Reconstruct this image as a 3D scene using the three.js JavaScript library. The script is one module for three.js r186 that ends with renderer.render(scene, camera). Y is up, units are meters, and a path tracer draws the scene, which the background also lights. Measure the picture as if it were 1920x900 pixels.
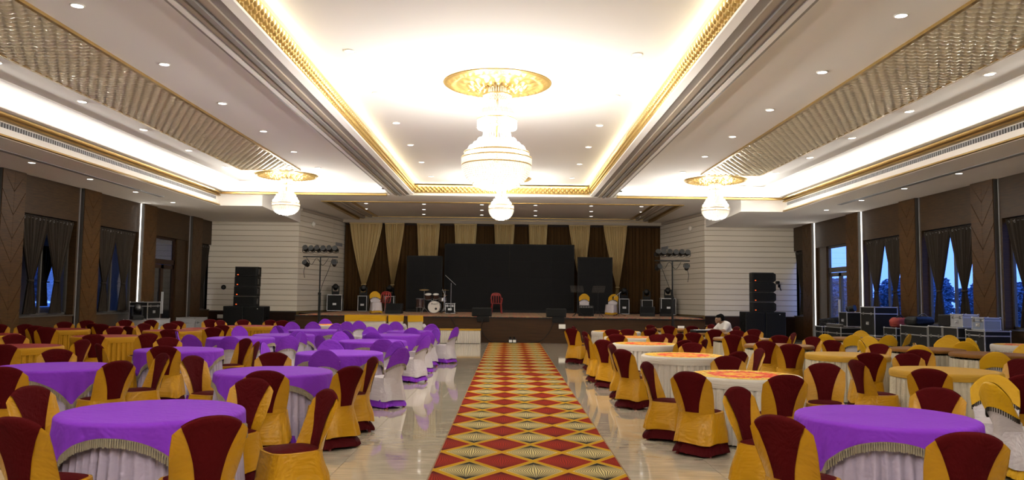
import * as THREE from 'three';
import { RoundedBoxGeometry } from 'three/addons/geometries/RoundedBoxGeometry.js';
import { mergeGeometries, mergeVertices } from 'three/addons/utils/BufferGeometryUtils.js';
import { MarchingCubes } from 'three/addons/objects/MarchingCubes.js';
import { ImprovedNoise } from 'three/addons/math/ImprovedNoise.js';
import { RectAreaLightUniformsLib } from 'three/addons/lights/RectAreaLightUniformsLib.js';

// ---------- camera, sky, exposure, overall light levels ----------
const scene = new THREE.Scene();
const camera = new THREE.PerspectiveCamera(2 * Math.atan(450 / 1500) * 180 / Math.PI, 1920 / 900, 0.1, 400);
camera.position.set(0, 1.65, 0);
camera.rotation.order = 'YXZ';
camera.rotation.set(0.07125, -0.00253, 0.0112);
scene.background = new THREE.Color().setRGB(0.27, 0.62, 2.3);      // clear blue dusk
const renderer = new THREE.WebGLRenderer({ antialias: true });
renderer.toneMapping = THREE.LinearToneMapping;
renderer.toneMappingExposure = 1.35;
renderer.shadowMap.enabled = true;
RectAreaLightUniformsLib.init();
const WHITE = new THREE.Color().setRGB(1, 0.95, 0.87), AMBER = new THREE.Color().setRGB(1, 0.84, 0.52);
const SPOT_CD = 5, BIG_CD = 64, SMALL_CD = 30, COVE_NITS = 170, GOLD_COVE_NITS = 20, STRIP_NITS = 16;

// ---------- helpers ----------
const V = (x, y, z) => new THREE.Vector3(x, y, z);
let rs = 12345;
const rnd = () => { rs = (rs * 1664525 + 1013904223) >>> 0; return rs / 4294967296; };
const noise3 = new ImprovedNoise();
const N = (x, y, z) => noise3.noise(x + 31.7, y + 17.3, z + 5.1);
const used = {};
function numbered(n) { const k = used[n] = (used[n] || 0) + 1; return k === 1 ? n : n + '_' + String(k - 1).padStart(3, '0'); }
function tag(o, label, category, group, kind) {
  if (label) o.userData.label = label;
  if (category) o.userData.category = category;
  if (group) o.userData.group = group;
  if (kind) o.userData.kind = kind;
  return o;
}
function thing(name, label, category, pos = [0, 0, 0], turn = 0, group) {
  const o = new THREE.Group(); o.name = numbered(name); o.position.set(...pos); o.rotation.y = turn;
  scene.add(o); return tag(o, label, category, group);
}
function structure(name, pos = [0, 0, 0], turn = 0) { const o = new THREE.Group(); o.name = numbered(name); o.position.set(...pos); o.rotation.y = turn; o.userData.kind = 'structure'; scene.add(o); return o; }
function part(name, geo, mat, parent, kind) {
  const g = Array.isArray(geo) ? join(geo) : geo;
  const m = new THREE.Mesh(g, mat); m.name = numbered(name); m.castShadow = m.receiveShadow = true;
  if (kind) m.userData.kind = kind;
  parent.add(m); return m;
}
function copyOf(root, pos, turn, label, group) {
  const c = root.clone(); c.userData = { ...root.userData };
  c.traverse((o) => { o.name = numbered(o.name.replace(/_\d{3}$/, '')); });
  c.position.set(...pos); c.rotation.y = turn; scene.add(c);
  return tag(c, label, null, group);
}
function join(list) { return list.length === 1 ? list[0] : mergeGeometries(list.map((g) => { const q = g.index ? g.toNonIndexed() : g; for (const k of Object.keys(q.attributes)) if (!['position', 'normal', 'uv'].includes(k)) q.deleteAttribute(k); return q; })); }
const box = (w, h, d, x = 0, y = 0, z = 0) => new THREE.BoxGeometry(w, h, d).translate(x, y, z);
const span = (x0, x1, y0, y1, d0, d1) => { const g = box(Math.abs(x1 - x0), y1 - y0, Math.abs(d1 - d0), (x0 + x1) / 2, (y0 + y1) / 2, -(d0 + d1) / 2); metric(g); return g; };
const rbox = (w, h, d, r, x = 0, y = 0, z = 0) => new RoundedBoxGeometry(w, h, d, 2, r).translate(x, y, z);
const cyl = (r0, r1, h, x = 0, y = 0, z = 0, n = 16) => new THREE.CylinderGeometry(r1, r0, h, n).translate(x, y, z);
function rod(a, b, r, n = 8) { const d = b.clone().sub(a), g = new THREE.CylinderGeometry(r, r, d.length(), n); g.applyQuaternion(new THREE.Quaternion().setFromUnitVectors(V(0, 1, 0), d.clone().normalize())); return g.translate(...a.clone().add(b).multiplyScalar(0.5).toArray()); }
const tube = (pts, r, n = 24, s = 6) => new THREE.TubeGeometry(new THREE.CatmullRomCurve3(pts), n, r, s);
function metric(g) {   // box-projected uv in metres
  const p = g.attributes.position, n = g.attributes.normal, uv = g.attributes.uv;
  for (let i = 0; i < p.count; i++) {
    const ax = Math.abs(n.getX(i)), ay = Math.abs(n.getY(i)), az = Math.abs(n.getZ(i));
    if (ay >= ax && ay >= az) uv.setXY(i, p.getX(i), p.getZ(i)); else if (ax >= az) uv.setXY(i, p.getZ(i), p.getY(i)); else uv.setXY(i, p.getX(i), p.getY(i));
  }
  return g;
}
function prism(pts, d0, d1) {     // outline in x, y drawn out along the depth
  const g = new THREE.ExtrudeGeometry(new THREE.Shape(pts.map((p) => new THREE.Vector2(...p))), { depth: d1 - d0, bevelEnabled: false });
  return metric(g.translate(0, 0, -d1));
}
function plan(pts, y0, y1) {      // outline in x, depth drawn upward
  const g = new THREE.ExtrudeGeometry(new THREE.Shape(pts.map((p) => new THREE.Vector2(...p))), { depth: y1 - y0, bevelEnabled: false });
  return metric(g.rotateX(-Math.PI / 2).translate(0, y0, 0));
}
function grid(nu, nv, f, closed) {
  const pos = [], uv = [], idx = [];
  for (let j = 0; j <= nv; j++) for (let i = 0; i <= nu; i++) { const p = f(i / nu, j / nv); pos.push(p[0], p[1], p[2]); uv.push(p[3] ?? i / nu, p[4] ?? j / nv); }
  const w = nu + 1;
  for (let j = 0; j < nv; j++) for (let i = 0; i < nu; i++) { const a = j * w + i; idx.push(a, a + 1, a + w, a + 1, a + w + 1, a + w); }
  const g = new THREE.BufferGeometry();
  g.setAttribute('position', new THREE.Float32BufferAttribute(pos, 3)); g.setAttribute('uv', new THREE.Float32BufferAttribute(uv, 2)); g.setIndex(idx); g.computeVertexNormals();
  if (closed) { const n = g.attributes.normal; for (let j = 0; j <= nv; j++) { const a = j * w, b = a + nu, v = V(n.getX(a) + n.getX(b), n.getY(a) + n.getY(b), n.getZ(a) + n.getZ(b)).normalize(); n.setXYZ(a, v.x, v.y, v.z); n.setXYZ(b, v.x, v.y, v.z); } }
  return g;
}
// textures
function canvasTex(w, h, draw, color = true) {
  const c = document.createElement('canvas'); c.width = w; c.height = h; draw(c.getContext('2d'), w, h);
  const t = new THREE.CanvasTexture(c); t.wrapS = t.wrapT = THREE.RepeatWrapping; if (color) t.colorSpace = THREE.SRGBColorSpace; return t;
}
function dataTex(n, f, color) {
  const a = new Uint8Array(n * n * 4);
  for (let y = 0; y < n; y++) for (let x = 0; x < n; x++) { const v = f(x / n, y / n), k = (y * n + x) * 4; for (let c = 0; c < 3; c++) a[k + c] = Math.max(0, Math.min(255, 255 * (Array.isArray(v) ? v[c] : v))); a[k + 3] = 255; }
  const t = new THREE.DataTexture(a, n, n); t.wrapS = t.wrapT = THREE.RepeatWrapping; t.magFilter = THREE.LinearFilter; if (color) t.colorSpace = THREE.SRGBColorSpace; t.needsUpdate = true; return t;
}
const per = (x, y, fx, fy, s) => {      // periodic noise on the unit square
  const a = x * Math.PI * 2, b = y * Math.PI * 2;
  return N(Math.cos(a) * fx + s, Math.sin(a) * fx + Math.cos(b) * fy, Math.sin(b) * fy + s * 1.7);
};
const creaseTex = dataTex(256, (x, y) => 0.5 + 0.28 * per(x, y, 1.1, 2.6, 3) + 0.16 * per(x, y, 2.8, 4, 8) + 0.1 * (1 - Math.abs(per(x, y, 2, 2, 20)) * 4));
const weaveTex = dataTex(128, (x, y) => 0.5 + 0.25 * Math.sin(x * 160) * Math.sin(y * 160) + 0.25 * (rnd() - 0.5));
const woodTex = (r, g, b, s) => dataTex(256, (x, y) => { const v = 1 + 0.28 * per(x, y, 0.6, 9, s) + 0.14 * per(x, y, 1.2, 22, s + 4) + 0.05 * (rnd() - 0.5); return [r * v, g * v, b * v]; }, true);
const mat = (o) => new THREE.MeshStandardMaterial(o), dull = (o) => new THREE.MeshPhysicalMaterial({ specularIntensity: 0.35, ...o });
const rgb = (r, g, b) => new THREE.Color().setRGB(r, g, b);
const rep = (t, x, y) => { const c = t.clone(); c.repeat.set(x, y); c.needsUpdate = true; return c; };
const cloth = (c, o = {}) => new THREE.MeshPhysicalMaterial({ color: c, roughness: 0.62, bumpMap: rep(creaseTex, 1.6, 1.6), bumpScale: 0.006, specularIntensity: 0.3, sheen: 0, sheenColor: c.clone().lerp(new THREE.Color(1, 1, 1), 0.3), sheenRoughness: 0.4, ...o });
const M = {
  gold: cloth(rgb(0.34, 0.165, 0.004), { roughness: 0.36, specularIntensity: 0.45 }), maroon: cloth(rgb(0.045, 0.0015, 0.002), { roughness: 0.9, specularIntensity: 0.12 }), hem: cloth(rgb(0.04, 0.001, 0.002), { roughness: 0.8, specularIntensity: 0.15 }),
  satin: cloth(rgb(0.4176, 0.3816, 0.4032), { roughness: 0.34, specularIntensity: 1 }), purple: cloth(rgb(0.150, 0.022, 0.36), { roughness: 0.8, sheen: 0.08 }), yellowHood: cloth(rgb(0.44, 0.24, 0.006), { roughness: 0.45 }),
  whiteCloth: cloth(rgb(0.4752, 0.4392, 0.3888)), lilacCloth: cloth(rgb(0.34, 0.29, 0.38)), cream: cloth(rgb(0.434, 0.385, 0.294)), goldSkirt: cloth(rgb(0.33, 0.16, 0.004)), brownTop: cloth(rgb(0.15, 0.062, 0.008)),
  redTop: cloth(rgb(0.16, 0.005, 0.005)), yellowTop: cloth(rgb(0.36, 0.2, 0.02)), fringe: cloth(rgb(0.32, 0.27, 0.19), { roughness: 0.9 }), darkFringe: cloth(rgb(0.03, 0.02, 0.015)),
  redPlastic: mat({ color: rgb(0.21, 0.014, 0.007), roughness: 0.35 }),
  ceiling: mat({ color: rgb(0.87, 0.86, 0.845), roughness: 0.9 }), soffit: mat({ color: rgb(0.85, 0.82, 0.775), roughness: 0.9 }),
  beam: mat({ color: rgb(0.306, 0.289, 0.272), roughness: 0.45 }), goldTrim: mat({ color: rgb(0.50, 0.34, 0.12), roughness: 0.35, metalness: 0.8 }), taupe: mat({ color: rgb(0.40, 0.34, 0.27), roughness: 0.6 }),
  grille: mat({ color: rgb(0.27, 0.27, 0.28), roughness: 0.55 }), dark: new THREE.MeshPhysicalMaterial({ color: rgb(0.006, 0.006, 0.006), roughness: 0.7, specularIntensity: 0.25 }), black: new THREE.MeshPhysicalMaterial({ color: rgb(0.007, 0.007, 0.007), roughness: 0.5, specularIntensity: 0.35 }),
  blackGloss: mat({ color: rgb(0.008, 0.008, 0.009), roughness: 0.28 }), alu: mat({ color: rgb(0.55, 0.55, 0.56), roughness: 0.4, metalness: 0.8 }), steel: mat({ color: rgb(0.45, 0.45, 0.46), roughness: 0.3, metalness: 1 }),
  laminate: dull({ map: woodTex(0.215, 0.15, 0.08, 2), roughness: 0.5 }), panelWood: dull({ map: woodTex(0.25, 0.165, 0.07, 6), roughness: 0.45 }), stageWood: dull({ map: rep(woodTex(0.185, 0.11, 0.04, 11), 0.4, 1), roughness: 0.5 }),
  wainscot: dull({ map: woodTex(0.14, 0.075, 0.045, 15), roughness: 0.5 }), doorWood: dull({ map: woodTex(0.17, 0.10, 0.06, 19), roughness: 0.5 }),
  plank: [0, 1, 2].map((i) => mat({ color: rgb(0.72 + i * 0.02, 0.655 + i * 0.018, 0.55 + i * 0.015), roughness: 0.6 })), grooveGold: mat({ color: rgb(0.24, 0.16, 0.06), roughness: 0.5 }),
  led: mat({ color: 0xffffff, emissive: WHITE, emissiveIntensity: 2.2 }), amberLed: mat({ color: 0xffffff, emissive: AMBER, emissiveIntensity: 1.6 }), lamp: mat({ color: 0xffffff, emissive: WHITE, emissiveIntensity: 4 }),
  redLed: mat({ color: 0x400000, emissive: rgb(1, 0.12, 0.02), emissiveIntensity: 1.2 }),
  curtain: cloth(rgb(0.02, 0.014, 0.009), { roughness: 0.7, bumpScale: 0.003 }), stageCurtain: cloth(rgb(0.075, 0.038, 0.012), { roughness: 0.85, bumpScale: 0.003 }), goldCurtain: cloth(rgb(0.56, 0.42, 0.20), { roughness: 0.5, bumpScale: 0.003 }),
  glass: new THREE.MeshPhysicalMaterial({ color: 0xffffff, transmission: 1, thickness: 0, roughness: 0.02, ior: 1.45 }), frame: mat({ color: rgb(0.05, 0.045, 0.04), roughness: 0.5 }),
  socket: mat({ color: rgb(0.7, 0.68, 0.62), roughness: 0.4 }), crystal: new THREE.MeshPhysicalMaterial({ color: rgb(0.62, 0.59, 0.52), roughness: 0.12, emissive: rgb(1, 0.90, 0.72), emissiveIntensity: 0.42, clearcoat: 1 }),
  leaf: mat({ color: rgb(0.06, 0.13, 0.22), roughness: 0.9 }), bark: mat({ color: rgb(0.08, 0.06, 0.05), roughness: 0.9 }),
};
M.brownTop.side = M.goldCurtain.side = M.purple.side = THREE.DoubleSide;
function area(w, h, nits, color, pos, target) {
  const l = new THREE.RectAreaLight(color, nits, w, h); l.position.set(...pos); l.name = numbered('cove_light'); scene.add(l); l.lookAt(...target); return l;
}
// ---------- the room ----------
const AX = -0.3, XL = -12.7, XR = 12.1, DB = -8, DF = 34, DS = 39.6;   // hall axis, side walls, back wall, front walls, stage back
const Y_SOFFIT = 4.72, Y_FIELD = 5.40, Y_CENTRE = 5.55, Y_BEAM = 5.17, Y_STAGE = 5.35, D_FASCIA = 27.75, STAGE_Y = 0.92;

// floor of large polished tiles
const floor = structure('floor');
part('screed', span(XL - 0.3, XR + 0.3, -0.25, -0.006, DB, DS + 0.3), mat({ color: rgb(0.10, 0.08, 0.06), roughness: 0.9 }), floor);
const marble = [0, 1, 2].map((s) => dataTex(256, (x, y) => {
  const v = 1 + 0.10 * per(x, y, 0.7, 5, s * 9 + 1) + 0.06 * per(x, y, 1.6, 14, s * 5 + 2) + 0.035 * (rnd() - 0.5), k = 0.05 * per(x, y, 1, 1, s + 40);
  return [0.66 * v + k, 0.62 * v + k, 0.55 * v + k];
}, true));
const tileMat = marble.map((t) => new THREE.MeshPhysicalMaterial({ map: t, roughness: 0.06, specularIntensity: 1, ior: 1.52, clearcoat: 0.4, clearcoatRoughness: 0.02 }));
{
  const P = 1.2133, tileGeo = new THREE.BoxGeometry(P - 0.005, 0.02, P - 0.005), spots = [];
  for (let i = -10; i < 12; i++) for (let k = 0; k < 40; k++) { const x = -1.62 + (i + 0.5) * P, d = -7.6 + (k + 0.5) * P; if (x > XL + 0.4 && x < XR - 0.4 && d < 33.6) spots.push([x, d, (i * 7 + k * 3 + 300) % 3]); }
  const seen = (s) => s[1] > 3.5 && Math.abs(s[0]) < s[1] * 0.68 + 0.6;
  spots.sort((a, b) => (seen(a) ? 0 : 1000) + Math.hypot(a[0] * 1.6, a[1]) - (seen(b) ? 0 : 1000) - Math.hypot(b[0] * 1.6, b[1]));
  spots.slice(0, 300).forEach(([x, d, v]) => { const m = part('tile', tileGeo, tileMat[v], floor); m.position.set(x, -0.01, -d); });
  for (let v = 0; v < 3; v++) part('outer_tiles', spots.slice(300).filter((s) => s[2] === v).map(([x, d]) => tileGeo.clone().translate(x, -0.01, -d)), tileMat[v], floor, 'stuff');
}

// ceiling: every slab, beam, soffit and moulding is a part
const ceiling = structure('ceiling');
part('roof_slab', span(XL - 0.3, XR + 0.3, 5.85, 6.1, DB - 0.3, DS + 0.6), M.soffit, ceiling);
part('centre_field', span(AX - 3.3, AX + 3.3, Y_CENTRE, 5.9, DB, D_FASCIA), M.ceiling, ceiling);
for (const s of [-1, 1]) {
  const X = (r) => AX + s * r, pr = (pts) => prism(s > 0 ? pts.map(([r, y]) => [X(r), y]) : pts.map(([r, y]) => [X(r), y]).reverse(), DB, D_FASCIA);
  part('side_field', span(X(3.2), X(9.95), Y_FIELD, 5.8, DB, D_FASCIA + 0.2), M.ceiling, ceiling);
  // beam with stepped underside
  part('beam', pr([[3.18, Y_BEAM], [3.9, Y_BEAM], [3.9, Y_FIELD + 0.1], [3.18, Y_FIELD + 0.3]]), M.beam, ceiling);
  for (const [a, b, y, m] of [[3.34, 3.44, 0.03, M.taupe], [3.5, 3.58, 0.045, M.beam], [3.64, 3.70, 0.03, M.taupe], [3.76, 3.84, 0.02, M.ceiling]]) part('beam_moulding', pr([[a, Y_BEAM - y], [b, Y_BEAM - y], [b, Y_BEAM], [a, Y_BEAM]]), m, ceiling);
  part('beam_edge_moulding', pr([[3.9, Y_FIELD - 0.05], [4.06, Y_FIELD - 0.03], [4.06, Y_FIELD], [3.9, Y_FIELD]]), M.taupe, ceiling);
  part('beam_inner_edge', pr([[3.08, Y_BEAM + 0.02], [3.2, Y_BEAM - 0.01], [3.2, Y_BEAM + 0.06], [3.08, Y_BEAM + 0.06]]), M.ceiling, ceiling);
  // side soffit, fascia with grille, cove
  part('soffit', plan([[X(9.87), DB], [XL < 0 && s < 0 ? XL - 0.1 : XR + 0.1, DB], [s < 0 ? XL - 0.1 : XR + 0.1, DF], [X(8.65), DF], [X(8.37), D_FASCIA + 0.06], [X(9.87), D_FASCIA + 0.06]].map(([x, d]) => [x, d]), Y_SOFFIT, Y_SOFFIT + 0.2), M.soffit, ceiling);
  part('fascia', span(X(9.9), X(10.15), Y_SOFFIT + 0.01, 5.25, DB, D_FASCIA), M.soffit, ceiling);
  part('soffit_end', plan([[X(8.65) - s * 0.004, DF], [X(8.356), D_FASCIA + 0.06], [X(8.55), D_FASCIA + 0.06], [X(8.85), DF]], Y_SOFFIT - 0.003, Y_STAGE + 0.1), M.soffit, ceiling);
  part('cove_back', span(X(4.0), X(10.3), 5.27, 5.84, D_FASCIA + 0.1, D_FASCIA + 0.25), M.ceiling, ceiling);
  part('end_fascia', span(X(8.35), X(9.95), Y_SOFFIT - 0.002, 5.25, D_FASCIA, D_FASCIA + 0.15), M.soffit, ceiling);
  part('gold_trim', pr([[9.80, 4.735], [9.9, 4.72], [9.9, 4.79], [9.83, 4.78]]), M.goldTrim, ceiling);
  part('gold_trim', pr([[9.80, 5.06], [9.9, 5.05], [9.9, 5.10], [9.82, 5.10]]), M.goldTrim, ceiling);
  part('gold_trim', pr([[9.72, 5.15], [9.9, 5.12], [9.9, 5.18], [9.72, 5.18]]), M.goldTrim, ceiling);
  part('cove_lip', pr([[9.60, 5.21], [9.95, 5.19], [9.95, 5.26], [9.60, 5.24]]), M.soffit, ceiling);
  const bars = []; bars.push(span(X(9.885), X(9.9), 4.85, 5.02, 3, D_FASCIA - 0.25));
  part('air_grille', bars, M.dark, ceiling);
  { const sl = []; for (let d = 8; d < D_FASCIA - 0.3; d += 0.09) sl.push(span(X(9.875), X(9.9), 4.85, 5.02, d, d + 0.055)); part('grille_slats', sl, M.grille, ceiling, 'stuff'); }
  part('soffit_slot', span(X(10.75), X(10.9), Y_SOFFIT - 0.012, Y_SOFFIT, 4, 25.4), M.grille, ceiling);
  part('cove_back', span(X(9.95), X(10.1), 5.2, 5.6, DB, D_FASCIA), M.ceiling, ceiling);
  part('led_strip', span(X(9.86), X(9.93), 5.25, 5.29, DB + 0.3, D_FASCIA - 0.02), M.led, ceiling);
  part('led_strip', span(X(4.2), X(9.86), 5.25, 5.29, D_FASCIA - 0.01, D_FASCIA + 0.06), M.led, ceiling);
  part('cove_lip', span(X(4.0), X(9.7), 5.19, 5.245, D_FASCIA - 0.3, D_FASCIA + 0.1), M.soffit, ceiling);
  part('gold_trim', span(X(4.0), X(9.75), 5.12, 5.18, D_FASCIA - 0.18, D_FASCIA), M.goldTrim, ceiling);
  for (const [a, b] of [[-8, 4], [4, 16], [16, 27.6]]) area(b - a, 0.05, COVE_NITS, WHITE, [X(9.84), 5.27, -(a + b) / 2], [X(5), 5.60, -(a + b) / 2]);
  area(5.5, 0.05, COVE_NITS, WHITE, [X(7.0), 5.27, -D_FASCIA + 0.04], [X(7.0), 5.55, -D_FASCIA + 4]);
  // thin moulding around the side field and the wavy gilded panel
  part('field_moulding', span(X(8.72), X(8.80), Y_FIELD - 0.03, Y_FIELD, DB, 26.4), M.ceiling, ceiling);
  part('field_moulding', span(X(5.3), X(8.80), Y_FIELD - 0.03, Y_FIELD, 26.4, 26.5), M.ceiling, ceiling);
  const px0 = 6.05, px1 = 7.75, wave = grid(44, 640, (u, v) => {
    const r = px0 + u * (px1 - px0), d = 3.5 + v * 20.2, row = d / 0.16, c = Math.floor(row), f = row - c, across = (r / 0.17 + (c % 2) * 0.5) % 1;
    return [X(r), Y_FIELD - 0.006 - 0.05 * Math.sin(f * Math.PI) * (0.35 + 0.65 * Math.sin(across * Math.PI)), -d];
  });
  part('gilded_panel', wave, M.waveGold ??= mat({ color: rgb(0.70, 0.63, 0.48), roughness: 0.32, metalness: 0.4, side: THREE.DoubleSide }), ceiling);
  for (const [a, b, c, d] of [[6.0, 6.06, 3.4, 23.8], [7.74, 7.80, 3.4, 23.8], [6.0, 7.8, 23.7, 23.78]]) part('panel_frame', span(X(a), X(b), Y_FIELD - 0.045, Y_FIELD, c, d), M.goldTrim, ceiling);
  // gilded cornice of the centre coffer, a lattice in relief
  const lattice = (L, f) => grid(12, Math.round(L / 0.0188), (u, v) => { const t = v * L, h = 0.05 * Math.abs(Math.sin((t + u * 0.30) * Math.PI / 0.15)) * Math.abs(Math.sin((t - u * 0.30) * Math.PI / 0.15)) * Math.sin(u * Math.PI); return f(u, t, h); });
  part('gilded_cornice', lattice(30, (u, t, h) => [X(3.18 - u * 0.16 - h), Y_BEAM + 0.07 + u * 0.27 - h, -(t - 2.25)]), M.cornice ??= mat({ color: rgb(0.60, 0.42, 0.15), roughness: 0.35, metalness: 0.6, side: THREE.DoubleSide }), ceiling);
  part('amber_led_strip', span(X(3.04), X(3.09), 5.455, 5.475, DB + 0.2, D_FASCIA - 0.1), M.amberLed, ceiling);
  for (const [a, b] of [[-8, 10], [10, 27.5]]) area(b - a, 0.04, GOLD_COVE_NITS, AMBER, [X(3.0), 5.47, -(a + b) / 2], [X(1), 5.75, -(a + b) / 2]);
  if (s > 0) {
    part('gilded_cornice', lattice(6.1, (u, t, h) => [AX - 3.05 + t, Y_BEAM + 0.07 + u * 0.27 - h, -(D_FASCIA - u * 0.16 - h)]), M.cornice, ceiling);
    part('amber_led_strip', span(AX - 2.9, AX + 2.9, 5.455, 5.475, D_FASCIA - 0.2, D_FASCIA - 0.16), M.amberLed, ceiling);
    area(5.8, 0.04, GOLD_COVE_NITS, AMBER, [AX, 5.47, -D_FASCIA + 0.24], [AX, 5.75, -D_FASCIA + 2]);
  }
}
part('back_fascia', span(AX - 4.2, AX + 4.2, 5.16, 5.9, D_FASCIA, D_FASCIA + 0.2), M.soffit, ceiling);
// lower ceiling over the stage with a shallow tray
{
  const tx0 = AX - 7.15, tx1 = AX + 7.15, td0 = 31.3, td1 = 39.0;
  for (const [a, b, c, d] of [[AX - 9.6, AX + 9.6, D_FASCIA, td0], [AX - 9.6, tx0, td0, td1], [tx1, AX + 9.6, td0, td1], [AX - 9.6, AX + 9.6, td1, DS + 0.3]]) part('stage_soffit', span(a, b, Y_STAGE - 0.0, Y_STAGE + 0.4, c, d), M.soffit, ceiling);
  part('tray_top', span(tx0, tx1, Y_STAGE + 0.14, Y_STAGE + 0.4, td0, td1), M.soffit, ceiling);
  for (const [w, y, m] of [[0.0, -0.03, M.goldTrim], [0.25, 0.03, M.taupe], [0.6, 0.08, M.taupe], [0.9, 0.11, M.goldTrim]]) for (const [a, b, c, d] of [[tx0, tx1, td0 + w, td0 + w + 0.14], [tx0 + w, tx0 + w + 0.14, td0 + w + 0.141, td1 - 0.31], [tx1 - w - 0.14, tx1 - w, td0 + w + 0.141, td1 - 0.31], [tx0, tx1, td1 - w * 0.3 - 0.1, td1 - w * 0.3]]) part('tray_moulding', span(a, b, Y_STAGE + y, Y_STAGE + 0.16, c, d), m, ceiling);
}

// side walls: bays with windows and doors between pilasters of chevron boards
const PIL = [15.75, 19.7, 23.55, 27.45, 31.7], PW = 0.98;
const chevron = [], BAYS = [];
for (let r = -2; r < 9; r++) for (const h of [0, 1]) {
  const w = PW / 2 - 0.012, y0 = r * 0.6, up = 0.62, cl = (y) => Math.max(0.02, Math.min(4.71, y));
  const q = h ? [[0.004, y0], [w, y0 + up], [w, y0 + up + 0.572], [0.004, y0 + 0.572]] : [[-w, y0 + up], [-0.004, y0], [-0.004, y0 + 0.572], [-w, y0 + up + 0.572]];
  const c = q.map(([x, y]) => [x, cl(y)]); if (Math.max(...c.map((p) => p[1])) - Math.min(...c.map((p) => p[1])) < 0.15) continue;
  chevron.push(metric(new THREE.ExtrudeGeometry(new THREE.Shape(c.map((p) => new THREE.Vector2(...p))), { depth: 0.018, bevelEnabled: true, bevelSize: 0.003, bevelThickness: 0.003, bevelSegments: 1 })));
}
const ledOn = { '-1': [27.45], 1: [27.45, 31.7] };
for (const s of [-1, 1]) {
  const X = s < 0 ? XL : XR, wall = structure(s < 0 ? 'wall_left' : 'wall_right'), W = (a, b, y0, y1, d0, d1) => span(X - s * a, X + s * b, y0, y1, d0, d1);
  part('wall_panel', W(0, 0.3, 0, 5.9, DB - 0.3, 15.75), M.laminate, wall);
  PIL.forEach((d0, i) => {
    const p = part('pilaster', W(0.10, 0.3, 0, 5.9, d0, d0 + PW), M.frame, wall);
    for (const g of chevron) { const b = part('board', g, M.panelWood, p); b.position.set(X - s * 0.10, 0, -(d0 + PW / 2)); b.rotation.y = s < 0 ? Math.PI / 2 : -Math.PI / 2; }
    const on = ledOn[s].includes(d0), lit = part(on ? 'led_strip' : 'aluminium_channel', W(0.03, 0, 0.12, Y_SOFFIT - 0.01, d0 - 0.075, d0 - 0.05), on ? M.led : M.alu, wall);
    if (on) { const l = area(0.05, 4.4, STRIP_NITS, WHITE, [X - s * 0.06, 2.4, -(d0 - 0.075)], [X - s * 3, 2.4, -(d0 - 1.2)]); }
    const e = d0 + PW, n = PIL[i + 1] ?? DF; if (n - 0.1 - e < 0.3) return;
    const isDoor = d0 === 27.45, a = e + 0.05, b = (n === DF ? n : n - 0.14);
    part('header_panel', W(0, 0.3, 3.72, 5.9, e, n), M.laminate, wall);
    if (!isDoor) part('sill_panel', W(0, 0.3, 0, 1.0, e, n), M.laminate, wall);
    part('jamb_panel', W(0, 0.3, 0, 3.72, b, n), M.laminate, wall);
    part('jamb_panel', W(0, 0.3, 0, 3.72, e, a), M.laminate, wall);
    if (isDoor) {
      const door = structure(s < 0 ? 'door_1' : 'door_2'), F = (a0, a1, y0, y1) => W(-0.12, 0.20, y0, y1, a0, a1);
      const m = s < 0 ? M.doorWood : M.frame;
      part('side_panel', W(-0.06, 0.25, 0, 3.72, b - 0.9, b), M.laminate, door);
      const c = b - 0.9;
      for (const [p0, p1, q0, q1] of [[a, a + 0.08, 0, 3.72], [c - 0.08, c, 0, 3.72], [a, c, 3.64, 3.72], [a, c, 2.72, 2.90]]) part('door_frame', F(p0, p1, q0, q1), m, door);
      part('transom_pane', W(-0.16, 0.17, 2.90, 3.64, a + 0.08, c - 0.08), M.glass, door);
      const mid = (a + c) / 2;
      for (const [p0, p1] of [[a + 0.08, mid - 0.005], [mid + 0.005, c - 0.08]]) {
        const leaf = part('door_leaf', [F(p0, p0 + 0.1, 0.02, 2.7), F(p1 - 0.1, p1, 0.02, 2.7), F(p0, p1, 2.56, 2.7), F(p0, p1, 0.02, 0.3)], m, door);
        part('pane', W(-0.16, 0.17, 0.3, 2.56, p0 + 0.1, p1 - 0.1), s < 0 ? (M.darkGlass ??= mat({ color: rgb(0.012, 0.013, 0.016), roughness: 0.1 })) : M.glass, leaf);
        const h = p0 > mid ? p0 + 0.05 : p1 - 0.05; part('handle', rod(V(X - s * 0.02 + s * 0.1, 0.9, -h), V(X - s * 0.02 + s * 0.1, 1.7, -h), 0.02), M.alu, leaf);
      }
    } else {
      const win = structure('window_' + (used.wn = (used.wn || 0) + 1)), F = (a0, a1, y0, y1) => W(-0.2, 0.27, y0, y1, a0, a1), mid = (a + b) / 2;
      for (const [p0, p1, q0, q1] of [[a, a + 0.07, 1, 3.72], [b - 0.07, b, 1, 3.72], [a, b, 3.65, 3.72], [a, b, 1, 1.07], [mid - 0.03, mid + 0.03, 1.07, 3.65]]) part('window_frame', F(p0, p1, q0, q1), M.frame, win);
      for (const [p0, p1] of [[a + 0.07, mid - 0.03], [mid + 0.03, b - 0.07]]) part('pane', W(-0.23, 0.24, 1.07, 3.65, p0, p1), M.glass, win);
      part('window_sill', W(0.03, 0.2, 0.97, 1.0, a, b), M.frame, win);
      BAYS.push([s, X, a, b, d0]);
    }
  });
  part('wall_end', W(0, 0.3, 3.72, 5.9, DF - 0.05, DF + 0.3), M.laminate, wall);
}
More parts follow.
